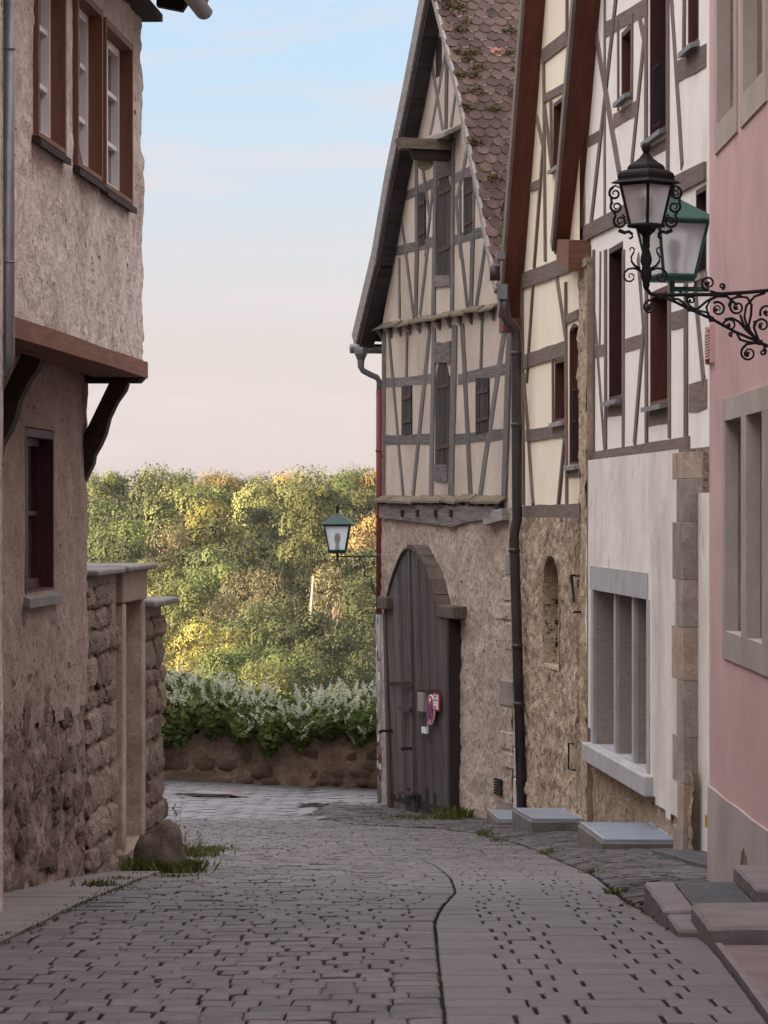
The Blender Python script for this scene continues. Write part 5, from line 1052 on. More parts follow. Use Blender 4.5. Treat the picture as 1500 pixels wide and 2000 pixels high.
# ---------------------------------------------------------------- left-hand house with the jettied upper floor
Z1 = lambda x, y: (.3 * x, .3 * y)
Z2 = lambda x, y: (.3 * x, 580 + .3 * y)
Z3 = lambda x, y: (.335 * x, 1080 + .335 * y)
LD = (.0577, 1)
LU = Wall((-1.635 - .0577 * 10, 14), LD); LL = Wall((-2.02 - .0577 * 10, 14), LD); LE = 10.017
lh = thing('plaster_house', 'rough beige plastered house with jettied upper floor on dark braces', 'house', tuple(LL.P(7, prof(21), 0)))
v3 = opening(LU, Z1, 660, 838, 110, 1215); zt3, zb3 = v3[3], v3[2]
v2 = list(opening(LU, Z1, 475, 640, 60, 1110)); v1 = list(opening(LU, Z1, 215, 400, 60, 950)); v2[2] = zb3 + .015; v2[3] = zt3 + .02; v1[2] = zb3 + .03; v1[3] = zt3 + .03
ups = [tuple(v1), tuple(v2), v3]
upm = rough_sheet(LU, 3.2, LE, 2.615, 5.1, 0, .027, .030, 2.6, holes=ups); put('upper_wall', upm, 'left_plaster', lh)
m = MB(); m.face([LU.P(LE - .03, 2.6, -.02), LU.P(LE - .03, 5.2, -.02), LU.P(LE - .03, 5.2, -8), LU.P(LE - .03, 2.6, -8)]); m.face([LU.P(3.2, 2.62, -.05), LU.P(LE - .03, 2.62, -.05), LU.P(LE - .03, 2.62, -.5), LU.P(3.2, 2.62, -.5)]); put('end_wall', m, 'left_plaster', lh)
for k, o in enumerate(ups): window(LU, o, lh, 'window_brown', .085, th=.045, sill='brace_wood', sash='white_paint', nx=2, nz=3, proud=.03, sillout=.05, sashw=.05, sth=.02)
m = MB(); o = ups[1]; W_ = LU
for k in range(9):
    f0, f1 = k / 9, (k + 1) / 9; z0, z1 = o[2] + .04 + (o[3] - o[2] - .1) * f0, o[2] + .04 + (o[3] - o[2] - .1) * f1; e = lambda f: o[0] + .08 + (o[1] - o[0]) * (.42 + .26 * max(0, 1 - f * 3.2) ** 2 - .06 * math.sin(f * 7))
    m.face([LU.P(o[0] + .055, z0, -.045), LU.P(e(f0), z0, -.045), LU.P(e(f1), z1, -.045), LU.P(o[0] + .055, z1, -.045)])
put('curtain', m, 'curtain', lh)
m = MB(); LU.beam(m, (3.2, 2.562), (LE + .03, 2.562), .105, -.30, .035, .06); put('jetty_beam', m, 'jetty_wood', lh)
m = MB(); LU.box(m, LE - .16, LE + .07, 2.47, 2.60, -.6, .02); put('beam_end', weld(m.mesh('beam_end'), bevel=.03), 'brace_wood', lh)
m = MB(); LU.box(m, 3.2, LE - .18, 2.56, 2.60, -.5, -.31); put('jetty_boards', m, 'brace_wood', lh)
# curved braces
prof_px = [(735, 535), (838, 565), (825, 610), (800, 645), (768, 690), (720, 790), (695, 890), (665, 960), (622, 1035), (615, 1085), (556, 1205), (556, 900), (640, 730)]
def brace(u):
    Yb = LL.P(LE - .10, 0).y; pts = []
    for x, y in prof_px: px, py = Z2(x, y); X = (px - 750) / FPX * Yb; pts.append((X - LL.P(LE - .10, 0).x, EYE + (1000 - py) / FPX * Yb))
    m = MB(); m.prism([LL.P(u - .08, z, max(o, -.02)) for o, z in pts], LL.P(.16, 0, 0) - LL.P(0, 0, 0)); put('brace', m, 'brace_wood', lh)
brace(LE - .10); brace(6.15)
ow = opening(LL, Z2, 152, 342, 850, 1945)
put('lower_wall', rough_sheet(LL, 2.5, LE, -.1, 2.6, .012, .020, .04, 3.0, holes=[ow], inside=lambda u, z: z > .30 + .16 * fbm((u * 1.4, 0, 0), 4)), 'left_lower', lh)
window(LL, ow, lh, 'dark_frame', .10, th=.05, sill='cap_slab', sash='dark_frame', nx=2, nz=2, proud=.012, sillout=.05, sth=.035)
put('stone_base', rough_sheet(LL, 2.5, LE, -1.4, .62, -.012, .034, .032, 3.2, cell=.05, csc=3.4), 'left_base', lh)
m = MB(); m.face([LL.P(LE - .01, -1.4, -.02), LL.P(LE - .01, 2.6, -.02), LL.P(LE - .01, 2.6, -8), LL.P(LE - .01, -1.4, -8)]); put('end_wall', m, 'left_plaster', lh)
BROCK = [rock_mesh('rock', s + 40, boxy=.85, amp=.14, smooth=False) for s in range(7)]
for r_ in BROCK: r_.materials.append(MATS['left_base'])
angL = math.atan2(LL.d.y, LL.d.x)
for k in range(40):
    u = random.uniform(4.2, LE - .15); z = random.uniform(-1.0, .30); w = random.uniform(.16, .42)
    put('stone', random.choice(BROCK), None, lh, loc=LL.P(u, z, -.022), scale=(w, random.uniform(.08, .11), w * random.uniform(.5, .85)), rot=(0, random.uniform(-.2, .2), angL))
# roof: soffit, rafter ends, gutter
m = MB(); LU.box(m, 3.0, LE + .12, 4.93, 4.98, -.1, .125); put('soffit', m, 'brace_wood', lh)
for u in (LE + .02, LE - .95, LE - 1.9, LE - 2.8): m = MB(); m.hexa([LU.P(u - .06, 5.02, .10), LU.P(u + .06, 5.02, .10), LU.P(u + .06, 4.985, .27), LU.P(u - .06, 4.985, .27)], [LU.P(u - .06, 5.30, .10), LU.P(u + .06, 5.30, .10), LU.P(u + .06, 5.09, .34), LU.P(u - .06, 5.09, .34)]); put('rafter_end', m, 'brace_wood', lh)
m = MB(); m.hexa([LU.P(2.6, 5.06, .42), LU.P(LE + .2, 5.06, .42), LU.P(LE + .2, 10.8, -3.9), LU.P(2.6, 10.8, -3.9)], [LU.P(2.6, 5.16, .46), LU.P(LE + .2, 5.16, .46), LU.P(LE + .2, 10.95, -3.9), LU.P(2.6, 10.95, -3.9)])
m.hexa([LU.P(2.6, 10.8, -3.91), LU.P(LE + .2, 10.8, -3.91), LU.P(LE + .2, 5, -8), LU.P(2.6, 5, -8)], [LU.P(2.6, 10.95, -3.91), LU.P(LE + .2, 10.95, -3.91), LU.P(LE + .2, 5.15, -8.1), LU.P(2.6, 5.15, -8.1)]); put('roof', m, 'town_roof', lh)
m = MB(); m.face([LU.P(LE - .05, 4.9, -.1), LU.P(LE - .05, 10.7, -3.9), LU.P(LE - .05, 4.9, -8)]); put('gable_end', m, 'left_plaster', lh)
m = MB(); m.face([LU.P(2.6, -1.4, -8), LU.P(LE, -1.4, -8), LU.P(LE, 5.1, -8), LU.P(2.6, 5.1, -8)]); m.face([LU.P(2.6, -1.4, -.3), LU.P(2.6, 5.1, -.3), LU.P(2.6, 10.8, -3.9), LU.P(2.6, 5.1, -8), LU.P(2.6, -1.4, -8)]); put('rear_wall', m, 'left_plaster', lh)
m = MB(); m.smooth = True; gc = []
for k in range(9): a = math.pi + math.pi * k / 8; gc.append((.385 + .062 * math.cos(a), 5.03 + .062 * math.sin(a)))
for i in range(8):
    (o0, z0), (o1, z1) = gc[i], gc[i + 1]; m.face([LU.P(2.6, z0, o0), LU.P(2.6, z1, o1), LU.P(LE + .3, z1, o1), LU.P(LE + .3, z0, o0)])
m.face([LU.P(LE + .3, z, o) for o, z in gc]); put('gutter', m, 'zinc', lh)
YP = 18.15
dp = tubepart('downpipe', [at(15.5, -60, YP), at(16.5, 690, YP), at(15, 712, YP), at(8, 728, YP), at(-14, 742, YP)], .033, 'zinc', lh, 12)
for y in (512, 96): m = MB(); m.smooth = True; m.lathe([(.0345, -.006), (.038, 0), (.0345, .006)], at(16, y, YP), 12); put('pipe_joint', m, 'zinc', dp)
# the next house towards us, only its corner showing
nh = thing('near_house', 'rose-grey plastered house of which only a strip shows at the left edge', 'house', (-5, 14, prof(14)))
NW = Wall((-1.93 - .0577 * 22, -4), LD); put('street_wall', rough_sheet(NW, 0, 22.0, -1.0, 5.6, 0, .012, .18, 2.0), 'left_plaster', nh)
m = MB(); a, b = NW.P(22.03, 0), NW.P(22.03, 0, -7); m.face([(a.x, a.y, -1.2), (a.x, a.y, 5.6), (b.x, b.y, 5.6), (b.x, b.y, -1.2)]); m.face([tuple(NW.P(0, -1, 0)), tuple(NW.P(0, 5.6, 0)), tuple(NW.P(0, 5.6, -8)), tuple(NW.P(0, -1, -8))]); m.face([NW.P(0, -1, -8), NW.P(22, -1, -8), NW.P(22, 5.6, -8), NW.P(0, 5.6, -8)]); put('end_wall', m, 'left_plaster', nh)
m = MB(); m.prism([NW.P(-.3, 5.5, .3), NW.P(-.3, 5.5, -8.3), NW.P(-.3, 11.4, -4)], NW.P(22.5, 0, 0) - NW.P(0, 0, 0)); put('roof', m, 'town_roof', nh)

# ---------------------------------------------------------------- garden wall with blocked doorway
GW = Wall((-2.0, 24.06), LD); gl = 4.35
gwl = thing('garden_wall', 'rubble garden wall with stone-framed doorway and slab capping beside the plaster house', 'wall', tuple(GW.P(2, prof(26), 0)))
du0 = GW.uz(*Z3(725, 800))[0]; du1 = du0 + .98; dzt = GW.uz(*Z3(722, 292))[1]; dzb = ground(-1.9, 26) - .1
ztopA = GW.uz(*Z3(560, 135))[1] - .0; ztopB = GW.uz(*Z3(930, 300))[1]; usp = GW.uz(*Z3(835, 300))[0]
m = MB(); GW.box(m, .0, du0 - .16, -1.6, ztopA, -.42, -.034); GW.box(m, du0 - .16, du1 + .1, dzt + .2, ztopA, -.42, -.034); GW.box(m, du1 + .1, usp, -1.6, ztopA, -.42, -.034); GW.box(m, usp, gl, -1.6, ztopB, -.42, -.034); put('wall_core', m, 'wall_mortar', gwl)
z = -1.30
while z < ztopA - .05:
    h = random.uniform(.12, .30); u = .02 - random.uniform(0, .1)
    while u < gl:
        w = random.uniform(.22, .62); c = u + w / 2; top = ztopA if c < usp else ztopB
        if z + h * .7 < top and not (c + w / 2 > du0 - .13 and c - w / 2 < du1 + .14 and z < dzt + .20) and c < gl + .02:
            put('stone', random.choice(ROCK), None, gwl, loc=GW.P(c, z + h / 2, -.052 + random.uniform(-.012, .014)), scale=(w * 1.02, random.uniform(.11, .14), h * 1.05), rot=(random.uniform(-.06, .06), random.uniform(-.08, .08), angL))
        u += w
    z += h
zz = -1.3
while zz < ztopB - .1:               # end face of the wall
    h = random.uniform(.14, .26); put('stone', random.choice(ROCK), None, gwl, loc=GW.P(gl - .02, zz + h / 2, -.22), scale=(.28, .40, h), rot=(0, random.uniform(-.06, .06), angL)); zz += h
def gbox(name, u0, u1, z0, z1, o0, o1, mat, bev=.012): m = MB(); GW.box(m, u0, u1, z0, z1, o0, o1); return put(name, weld(m.mesh(name), bevel=bev), mat, gwl)
gbox('door_jamb', du0 - .155, du0, dzb, dzt - .004, -.3, .015, 'brown_stone'); gbox('door_jamb', du1, du1 + .17, dzb, dzt - .004, -.3, .012, 'brown_stone'); gbox('lintel', du0 - .2, du1 + .2, dzt, dzt + .24, -.3, .02, 'brown_stone')
gbox('blocking', du0, du1, dzb, dzt - .004, -.3, -.13, 'brown_stone'); gbox('foot_stone', du0 - .2, du1 + .2, dzb, dzb + .28, -.28, .03, 'brown_stone', .04)
gbox('cap_slab', .05, usp * .52, ztopA, ztopA + .045, -.5, .055, 'cap_slab'); gbox('cap_slab', usp * .53, usp + .30, ztopA + .006, ztopA + .05, -.5, .075, 'cap_slab'); gbox('cap_slab', usp + .02, gl + .12, ztopB, ztopB + .05, -.5, .09, 'cap_slab')
# guard stone
bm = bmesh.new(); bmesh.ops.create_icosphere(bm, subdivisions=4, radius=1)
for v in bm.verts:
    c = v.co.copy(); c *= 1 + .24 * noise.noise(c * 1.4 + Vector((3, 1, 0))) + .09 * noise.noise(c * 3.7) + .05 * noise.noise(c * 9); v.co = Vector((c.x * .195, c.y * .25, c.z * (.36 if c.z > 0 else .2)))
for f in bm.faces: f.smooth = True
me = bpy.data.meshes.new('guard_stone'); bm.to_mesh(me); bm.free()
bp_ = gpt(316, 1682); tag(put('guard_stone', me, 'boulder', loc=(-1.625, 25.75, ground(-1.625, 25.75) - .02), rot=(0, R(4), 0)), 'rounded dark guard stone at the foot of the garden wall', 'boulder')

# ---------------------------------------------------------------- cellar hatches, grates, steps, covers
def hatch(label, nl, nr, fl, fr, top, drop):
    t = thing('cellar_hatch', label, 'hatch', (nl[0], nl[1], top - drop), 'cellar hatches along the house fronts')
    q = [Vector((*p, top)) for p in (nl, nr, fr, fl)]; m = MB(); m.hexa([p - Vector((0, 0, drop)) for p in q], [p - Vector((0, 0, .012)) for p in q]); put('kerb', weld(m.mesh('kerb'), bevel=.012), 'concrete', t)
    c = sum(q, Vector()) / 4; i1 = [c + (p - c) * .965 for p in q]; i2 = [c + (p - c) * .90 for p in q]; up = Vector((0, 0, 1))
    m = MB(); m.hexa([p - up * .012 for p in i1], [p + up * .016 for p in i1]); put('lid', m, 'steel_lid', t)
    for a, b, c1, d in ((0, 3, 3, 0), (1, 2, 2, 1)):
        m = MB(); m.hexa([i1[a] + up * .017, i2[a] + up * .017, i2[b] + up * .017, i1[b] + up * .017], [i1[a] + up * .026, i2[a] + up * .026, i2[b] + up * .026, i1[b] + up * .026]); put('lid_edge', m, 'steel_edge', t)
hatch('largest steel-lidded cellar hatch, in front of the white house', (2.115, 34.4), (2.86, 34.4), (1.986, 36.4), (2.735, 36.4), -1.595, .40)
hatch('steel-lidded cellar hatch in the middle, in front of the yellow house', (1.723, 41.5), (2.36, 41.5), (1.555, 43.1), (2.20, 43.1), -2.006, .36)
hatch('smallest, farthest steel-lidded cellar hatch beside the barn', (1.44, 45.0), (2.0, 45.0), (1.345, 46.5), (1.88, 46.5), -2.315, .30)
gt = thing('floor_grate', 'long steel drain grate in the paving beside the pink house corner', 'grate', (2.5, 28.5, ground(2.5, 28.5)))
ny = 12; ys = np.linspace(25.4, 31, ny); m = MB()
for a, b in zip(ys, ys[1:]): m.face([(2.35, a, ground(2.35, a) + .022), (2.64, a, ground(2.64, a) + .022), (2.64, b, ground(2.64, b) + .022), (2.35, b, ground(2.35, b) + .022)])
put('dark_underlay', m, 'interior', gt)  # flat near-black sheet painted in for the shade below the bars
for k in range(13):
    x0 = 2.36 + .27 * k / 12; m = MB(); w = .008 if k not in (0, 12) else .014
    for a, b in zip(ys, ys[1:]): m.hexa([(x0 - w / 2, a, ground(x0, a) + .0), (x0 + w / 2, a, ground(x0, a)), (x0 + w / 2, b, ground(x0, b)), (x0 - w / 2, b, ground(x0, b))], [(x0 - w / 2, a, ground(x0, a) + .035), (x0 + w / 2, a, ground(x0, a) + .035), (x0 + w / 2, b, ground(x0, b) + .035), (x0 - w / 2, b, ground(x0, b) + .035)])
    put('bar', m, 'grate_steel', gt)
def block(name, label, cat, x0, x1, y0, y1, z0, z1, mat, bev=.012, group=None):
    m = MB(); m.hexa([(x0, y0, z0), (x1, y0, z0), (x1, y1, z0), (x0, y1, z0)], [(x0, y0, z1), (x1, y0, z1), (x1, y1, z1), (x0, y1, z1)]); me = weld(m.mesh(name), bevel=bev); bm = bmesh.new(); bm.from_mesh(me); bmesh.ops.subdivide_edges(bm, edges=[e for e in bm.edges if e.calc_length() > .15], cuts=9, use_grid_fill=True)
    for v in bm.verts: v.co += Vector((noise.noise(v.co * 9), noise.noise(v.co * 9 + Vector((5, 0, 0))), noise.noise(v.co * 7 + Vector((0, 9, 0))))) * .007
    bm.to_mesh(me); bm.free(); o = put(name, me, mat); return tag(o, label, cat, group)
block('well_kerb', 'low stone kerb block holding a ribbed grate beside the steps', 'kerb', 1.333, 2.09, 16.9, 18.2, -.75, -.296, 'step_stone')
block('stone_step', 'narrow lowest stone step touching the paving, in front of the grated kerb', 'step', 1.345, 2.09, 16.25, 16.89, -.75, -.312, 'step_stone', group='stone steps of the pink house')
block('stone_step', 'broad stone step slab nearest the camera at the right edge', 'step', 1.434, 2.09, 15.65, 16.6, -.60, -.228, 'step_stone', .018, 'stone steps of the pink house')
block('stone_step', 'upper stone step block against the pink house wall', 'step', 1.786, 2.09, 16.95, 18.12, -.2955, -.204, 'step_stone', .014, 'stone steps of the pink house')
gr2 = thing('ribbed_grate', 'ribbed light-well grate set in the low kerb block', 'grate', (1.63, 17.7, -.296))
for k in range(22): x = 1.487 + .0138 * k; m = MB(); m.hexa([(x, 16.95, -.297), (x + .006, 16.95, -.297), (x + .006, 18.13, -.297), (x, 18.13, -.297)], [(x, 16.95, -.288), (x + .006, 16.95, -.288), (x + .006, 18.13, -.288), (x, 18.13, -.288)]); put('bar', m, 'grate_steel', gr2)
m = MB(); m.hexa([(1.48, 16.95, -.30), (1.788, 16.95, -.30), (1.788, 18.13, -.30), (1.48, 18.13, -.30)], [(1.48, 16.95, -.2945), (1.788, 16.95, -.2945), (1.788, 18.13, -.2945), (1.48, 18.13, -.2945)]); put('dark_underlay', m, 'interior', gr2)  # thin near-black plate stands in for the shaded well
# threshold slab of red sandstone with its pale edge strip
def strip(xa, xb, dz0, dz1, mat, name, parent=None):
    m = MB(); L2 = [(1.30, 11.6), (1.322, 12.3), (1.39, 14.0), (1.452, 15.6)]
    for (x0, y0), (x1, y1) in zip(L2, L2[1:]): m.hexa([(x0 + xa, y0, prof(y0) + dz0), ((x0 + xb) if xb < 1 else 2.09, y0, prof(y0) + dz0), ((x1 + xb) if xb < 1 else 2.09, y1, prof(y1) + dz0), (x1 + xa, y1, prof(y1) + dz0)], [(x0 + xa, y0, prof(y0) + dz1), ((x0 + xb) if xb < 1 else 2.09, y0, prof(y0) + dz1), ((x1 + xb) if xb < 1 else 2.09, y1, prof(y1) + dz1), (x1 + xa, y1, prof(y1) + dz1)])
    return put(name, m, mat, parent)
ts = thing('threshold_slab', 'red-brown sandstone slab with pale edge strip at the lower right corner', 'slab', (1.7, 14, prof(14)))
strip(.002, .032, -.10, .022, 'step_stone', 'edge_strip', ts); strip(.036, 9, -.10, .012, 'red_slab', 'slab', ts)
mh = thing('manhole_cover', 'round rust-rimmed manhole cover in the crossing street', 'manhole', (-2.64, 54.5, ground(-2.64, 54.5)))
sl_m = (ground(-2.64, 54.9) - ground(-2.64, 54.1)) / .8; gz = ground(-2.64, 54.5)
for r0, r1, mt, nm, z0 in ((.285, .46, 'cast_iron', 'frame_ring', .055), (0, .28, 'far_paver', 'concrete_lid', .055)):
    m = MB(); n = 40
    for k in range(n):
        a, b = 2 * math.pi * k / n, 2 * math.pi * (k + 1) / n; P_ = lambda r, a: (-2.64 + r * math.cos(a), 54.5 + r * math.sin(a), gz + sl_m * r * math.sin(a) - .03 * r * math.cos(a) + z0)
        m.face([P_(r0, a), P_(r1, a), P_(r1, b), P_(r0, b)] if r0 else [P_(0, 0), P_(r1, a), P_(r1, b)])
    put(nm, m, mt, mh)
dx, dy = gpt(607, 1589); m = MB(); m.hexa([(dx - .18, dy - .22, prof(dy - .22) - .02), (dx + .18, dy - .22, prof(dy - .22) - .02), (dx + .18, dy + .22, prof(dy + .22) - .02), (dx - .18, dy + .22, prof(dy + .22) - .02)], [(dx - .18, dy - .22, prof(dy - .22) + .02), (dx + .18, dy - .22, prof(dy - .22) + .02), (dx + .18, dy + .22, prof(dy + .22) + .02), (dx - .18, dy + .22, prof(dy + .22) + .02)])
tag(put('drain_cover', weld(m.mesh('drain_cover'), bevel=.015), 'cast_iron'), 'small rusty drain cover in the cobbles left of the barn gate', 'drain cover')

# ---------------------------------------------------------------- lanterns
def green_lantern(c, s, rz, label, arm):
    """c: middle of the lantern floor; four tapering frosted panes under a hipped sheet-metal hat"""
    t = thing('green_lantern', label, 'lantern', tuple(c), 'green wall lanterns'); ca, sa = math.cos(rz), math.sin(rz)
    def P_(x, y, z): return (c[0] + (x * ca - y * sa) * s, c[1] + (x * sa + y * ca) * s, c[2] + z * s)
    b, tp, h = .105, .165, .33; cb = [(-b, -b), (b, -b), (b, b), (-b, b)]; ct = [(-tp, -tp), (tp, -tp), (tp, tp), (-tp, tp)]
    m = MB()
    for k in range(4): m.tube([P_(*cb[k], 0), P_(*ct[k], h)], .011 * s, 5)
    for k in range(4):
        j = (k + 1) % 4; m.tube([P_(*cb[k], 0), P_(*cb[j], 0)], .016 * s, 5); m.tube([P_(*ct[k], h), P_(*ct[j], h)], .012 * s, 5)
    m.hexa([P_(x, y, -.03) for x, y in cb], [P_(x, y, -.005) for x, y in cb]); put('frame', m, 'green_paint', t)
    for k in range(4):
        j = (k + 1) % 4; m = MB(); m.face([P_(*cb[k], .005), P_(*cb[j], .005), P_(*ct[j], h - .005), P_(*ct[k], h - .005)]); put('pane', m, 'frosted', t)
    m = MB(); r = .215; cr_ = [(-r, -r), (r, -r), (r, r), (-r, r)]
    m.hexa([P_(x, y, h + .005) for x, y in cr_], [P_(x, y, h + .018) for x, y in cr_])
    for k in range(4): j = (k + 1) % 4; m.face([P_(*cr_[k], h + .018), P_(*cr_[j], h + .018), P_(cr_[j][0] * .06, cr_[j][1] * .06, h + .165), P_(cr_[k][0] * .06, cr_[k][1] * .06, h + .165)])
    m.face([P_(x * .06, y * .06, h + .165) for x, y in cr_]); put('hat', m, 'green_paint', t)
    m = MB(); m.smooth = True; m.lathe([(.012 * s, .15 * s), (.022 * s, .18 * s), (.012 * s, .205 * s), (.02 * s, .225 * s), (.006 * s, .27 * s)], P_(0, 0, h), 8); put('finial', m, 'black_iron', t)
    m = MB(); m.smooth = True; m.lathe([(.03 * s, 0), (.03 * s, .05 * s), (.018 * s, .07 * s), (.02 * s, .10 * s), (.04 * s, .14 * s), (.045 * s, .19 * s), (.02 * s, .235 * s)], P_(0, 0, .0), 10); put('bulb', m, 'bulb', t)
    m = MB(); m.tube([P_(0, 0, -.02), P_(0, 0, -.13)], .017 * s, 7); m.tube([P_(0, 0, -.075), arm[0]], .011 * s if len(arm) > 2 else .016 * s, 6); put('stem', m, 'green_paint', t)
    for path in arm[1:]: m = MB(); m.smooth = True; m.tube(path, .008 * s, 6); put('scroll_arm', m, 'green_paint', t)
    return t
lc_ = at(659, 1076, 54.2); a0 = at(744, 1086, 54.3)
green_lantern(lc_, 1.18, math.atan2(B.d.y, B.d.x) + R(74), 'green lantern on the far barn corner against the wooded hill', [tuple(a0), [at(*p, 54.25) for p in ((700, 1089), (708, 1096), (712, 1108), (713, 1126))], [at(*p, 54.25) for p in ((713, 1125), (726, 1126))], [at(*p, 54.25) for p in ((725, 1127), (726, 1142), (730, 1156), (742, 1172))]])
lc2 = at(1313, 541, 28.0)
green_lantern(lc2, 1.28, R(20), 'green lantern half hidden behind the black lantern, by the white house', [(3.25, 28.0, EYE + (1000 - 566) / FPX * 28.0), [at(*p, 28.0) for p in ((1325, 567), (1340, 580), (1346, 596), (1360, 606), (1390, 612))]])
# ornate black lantern
YL = 17.5
Z10 = lambda x, y: (1180 + .235 * x, 250 + .235 * y)
bl = thing('black_lantern', 'ornate black iron lantern on a scrolled bracket, before the white house', 'lantern', tuple(at(1262, 575, YL)))
pm = YL / FPX
def lz(py): return (1000 - py) * pm + EYE
cx = (1262 - 750) * pm
def rot4(prof_, n=4): m = MB(); m.lathe([(r * pm, lz(y)) for r, y in prof_], (cx, YL, 0), n); return m
rf = put('roof', rot4([(64, 359), (70, 357), (58, 352), (55, 350), (56, 344), (53, 338), (45, 333), (37, 331), (36.5, 327), (33, 322), (24, 317), (14, 309), (6, 299), (5, 296)]), 'black_iron', bl)
m = MB(); m.smooth = True; m.lathe([(4 * pm, -13 * pm), (8.5 * pm, -5 * pm), (9.5 * pm, 0), (8.5 * pm, 5 * pm), (4 * pm, 9 * pm), (.5 * pm, 10 * pm)], (cx, YL, lz(288)), 12); put('ball_finial', m, 'black_iron', rf)
crn = [(cx + math.cos(a) * 1, YL + math.sin(a)) for a in (0, math.pi / 2, math.pi, 3 * math.pi / 2)]
def cp(k, r, y): a = k * math.pi / 2; return (cx + math.cos(a) * r * pm, YL + math.sin(a) * r * pm, lz(y))
m = MB()
for k in range(4): m.tube([cp(k, 50, 360), cp(k, 31, 440)], 3.2 * pm, 6); m.tube([cp(k, 50, 360), cp(k + 1, 50, 360)], 3 * pm, 5); m.tube([cp(k, 32, 440), cp(k + 1, 32, 440)], 3.5 * pm, 5)
put('frame', m, 'black_iron', bl)
for k in range(4): m = MB(); m.face([cp(k, 31, 438), cp(k + 1, 31, 438), cp(k + 1, 49, 361), cp(k, 49, 361)]); put('pane', m, 'frosted', bl)
m = MB(); m.smooth = True; m.lathe([(7 * pm, -14 * pm), (8 * pm, 0), (5 * pm, 12 * pm), (5 * pm, 30 * pm)], (cx, YL, lz(412)), 10); put('bulb', m, 'bulb', bl)
m = MB(); m.smooth = True; m.lathe([(r * pm, lz(y)) for r, y in ((36, 438), (38, 441), (36, 444), (20, 446), (17, 452), (10, 458), (7.5, 462), (7, 476), (8, 480), (6, 486), (8, 492), (11, 502), (11.5, 511), (8, 520), (9, 526), (11, 534), (10, 543), (7, 552), (7, 558), (4, 566))][::-1], (cx, YL, 0), 14); put('stem', m, 'black_iron', bl)
def spiral(c, r0, r1, a0, turns, n=26): return [(c[0] + (r0 + (r1 - r0) * k / n) * math.cos(a0 + turns * 2 * math.pi * k / n), c[1] + (r0 + (r1 - r0) * k / n) * math.sin(a0 + turns * 2 * math.pi * k / n)) for k in range(n + 1)]
def iron(pts, r, name='scroll', par=bl, taper=True, dy=0.0, Zf=Z10, leaf=None):
    m = MB(); m.smooth = True; P3 = [at(*Zf(*p), YL + dy) for p in pts]; n = len(P3); m.tube(P3, [(r * (1 - .55 * k / (n - 1)) if taper else r) for k in range(n)], 6)
    if leaf:
        p = at(*Zf(*leaf[:2]), YL + dy); rr = leaf[2] * .235 * pm; mm = MB(); 
        for (ox, oz, q) in ((0, 0, 1), (.5, .35, .6), (-.45, .4, .55), (.2, -.5, .6)): m.lathe([(.01 * rr, -q * rr * .55), (q * rr * .45, -q * rr * .35), (q * rr * .55, 0), (q * rr * .45, q * rr * .35), (.01 * rr, q * rr * .55)], (p.x + ox * rr * .6, p.y, p.z + oz * rr * .6), 8)
    return put(name, m, 'black_iron', par)
RT = 7 * .235 * pm * 1.55
for sgn in (-1, 1):                 # openwork scrolls down both edges of the lantern
    cxz = 343; mir = lambda L_: [(cxz + (x - cxz) * -sgn, y) for x, y in L_]
    iron(mir(spiral((90, 545), 52, 14, -1.9, -1.3)), RT * 1.15); iron(mir(spiral((102, 655), 52, 14, -2.3, -1.4)), RT * 1.15); iron(mir(spiral((135, 775), 58, 16, -2.4, -1.4)), RT * 1.15)
    iron(mir([(60, 500), (95, 478), (130, 500)]), RT); iron(mir([(60, 585), (60, 610), (75, 630)]), RT * 1.3); iron(mir([(80, 700), (95, 725), (90, 750)]), RT * 1.3); iron(mir([(120, 850), (170, 870), (205, 860), (232, 880), (235, 905), (218, 920), (205, 910)]), RT * 1.6); iron(mir([(150, 720), (175, 740), (160, 770)]), RT)
    iron(mir([(300, 1170), (255, 1145), (228, 1110), (225, 1070), (245, 1035), (252, 1010), (240, 995), (222, 995), (212, 1008), (218, 1022)]), RT); iron(mir([(315, 1200), (290, 1180), (245, 1165), (200, 1172), (170, 1200), (165, 1240), (185, 1272), (222, 1275), (245, 1255), (248, 1228), (230, 1210), (210, 1215), (205, 1235), (218, 1245)]), RT)
iron([(345, 1290), (352, 1335), (385, 1378), (450, 1390), (600, 1386), (900, 1384), (1200, 1365), (1420, 1345), (1700, 1325)], RT * 1.5, 'arm', taper=False)
iron([(500, 1405), (600, 1450), (710, 1505), (900, 1590), (1080, 1690), (1300, 1785), (1500, 1870), (1700, 1960)], RT * 1.2, 'strut', taper=False)
for c, r, a, tr, lf in (((385, 1490), 62, -1.2, -1.4, 40), ((722, 1432), 38, 2.6, 1.3, 18), ((945, 1505), 62, -2.2, 1.5, 28), ((1105, 1490), 62, -2.4, -1.5, 34), ((868, 1290), 62, 1.7, 1.4, 40), ((978, 1315), 26, 1.6, -1.3, 0), ((1045, 1640), 58, 2.9, 1.3, 34), ((1312, 1640), 60, 3.0, 1.4, 30), ((1200, 1872), 68, -1.9, -1.5, 44), ((1318, 1862), 28, -1.5, 1.3, 0), ((1355, 1530), 62, 2.6, 1.3, 34), ((1055, 1712), 18, 1, 1.2, 0)):
    iron(spiral(c, r, r * .22, a, tr), RT * 1.05, leaf=(c[0] - r * .25, c[1] + r * .1, lf) if lf else None)
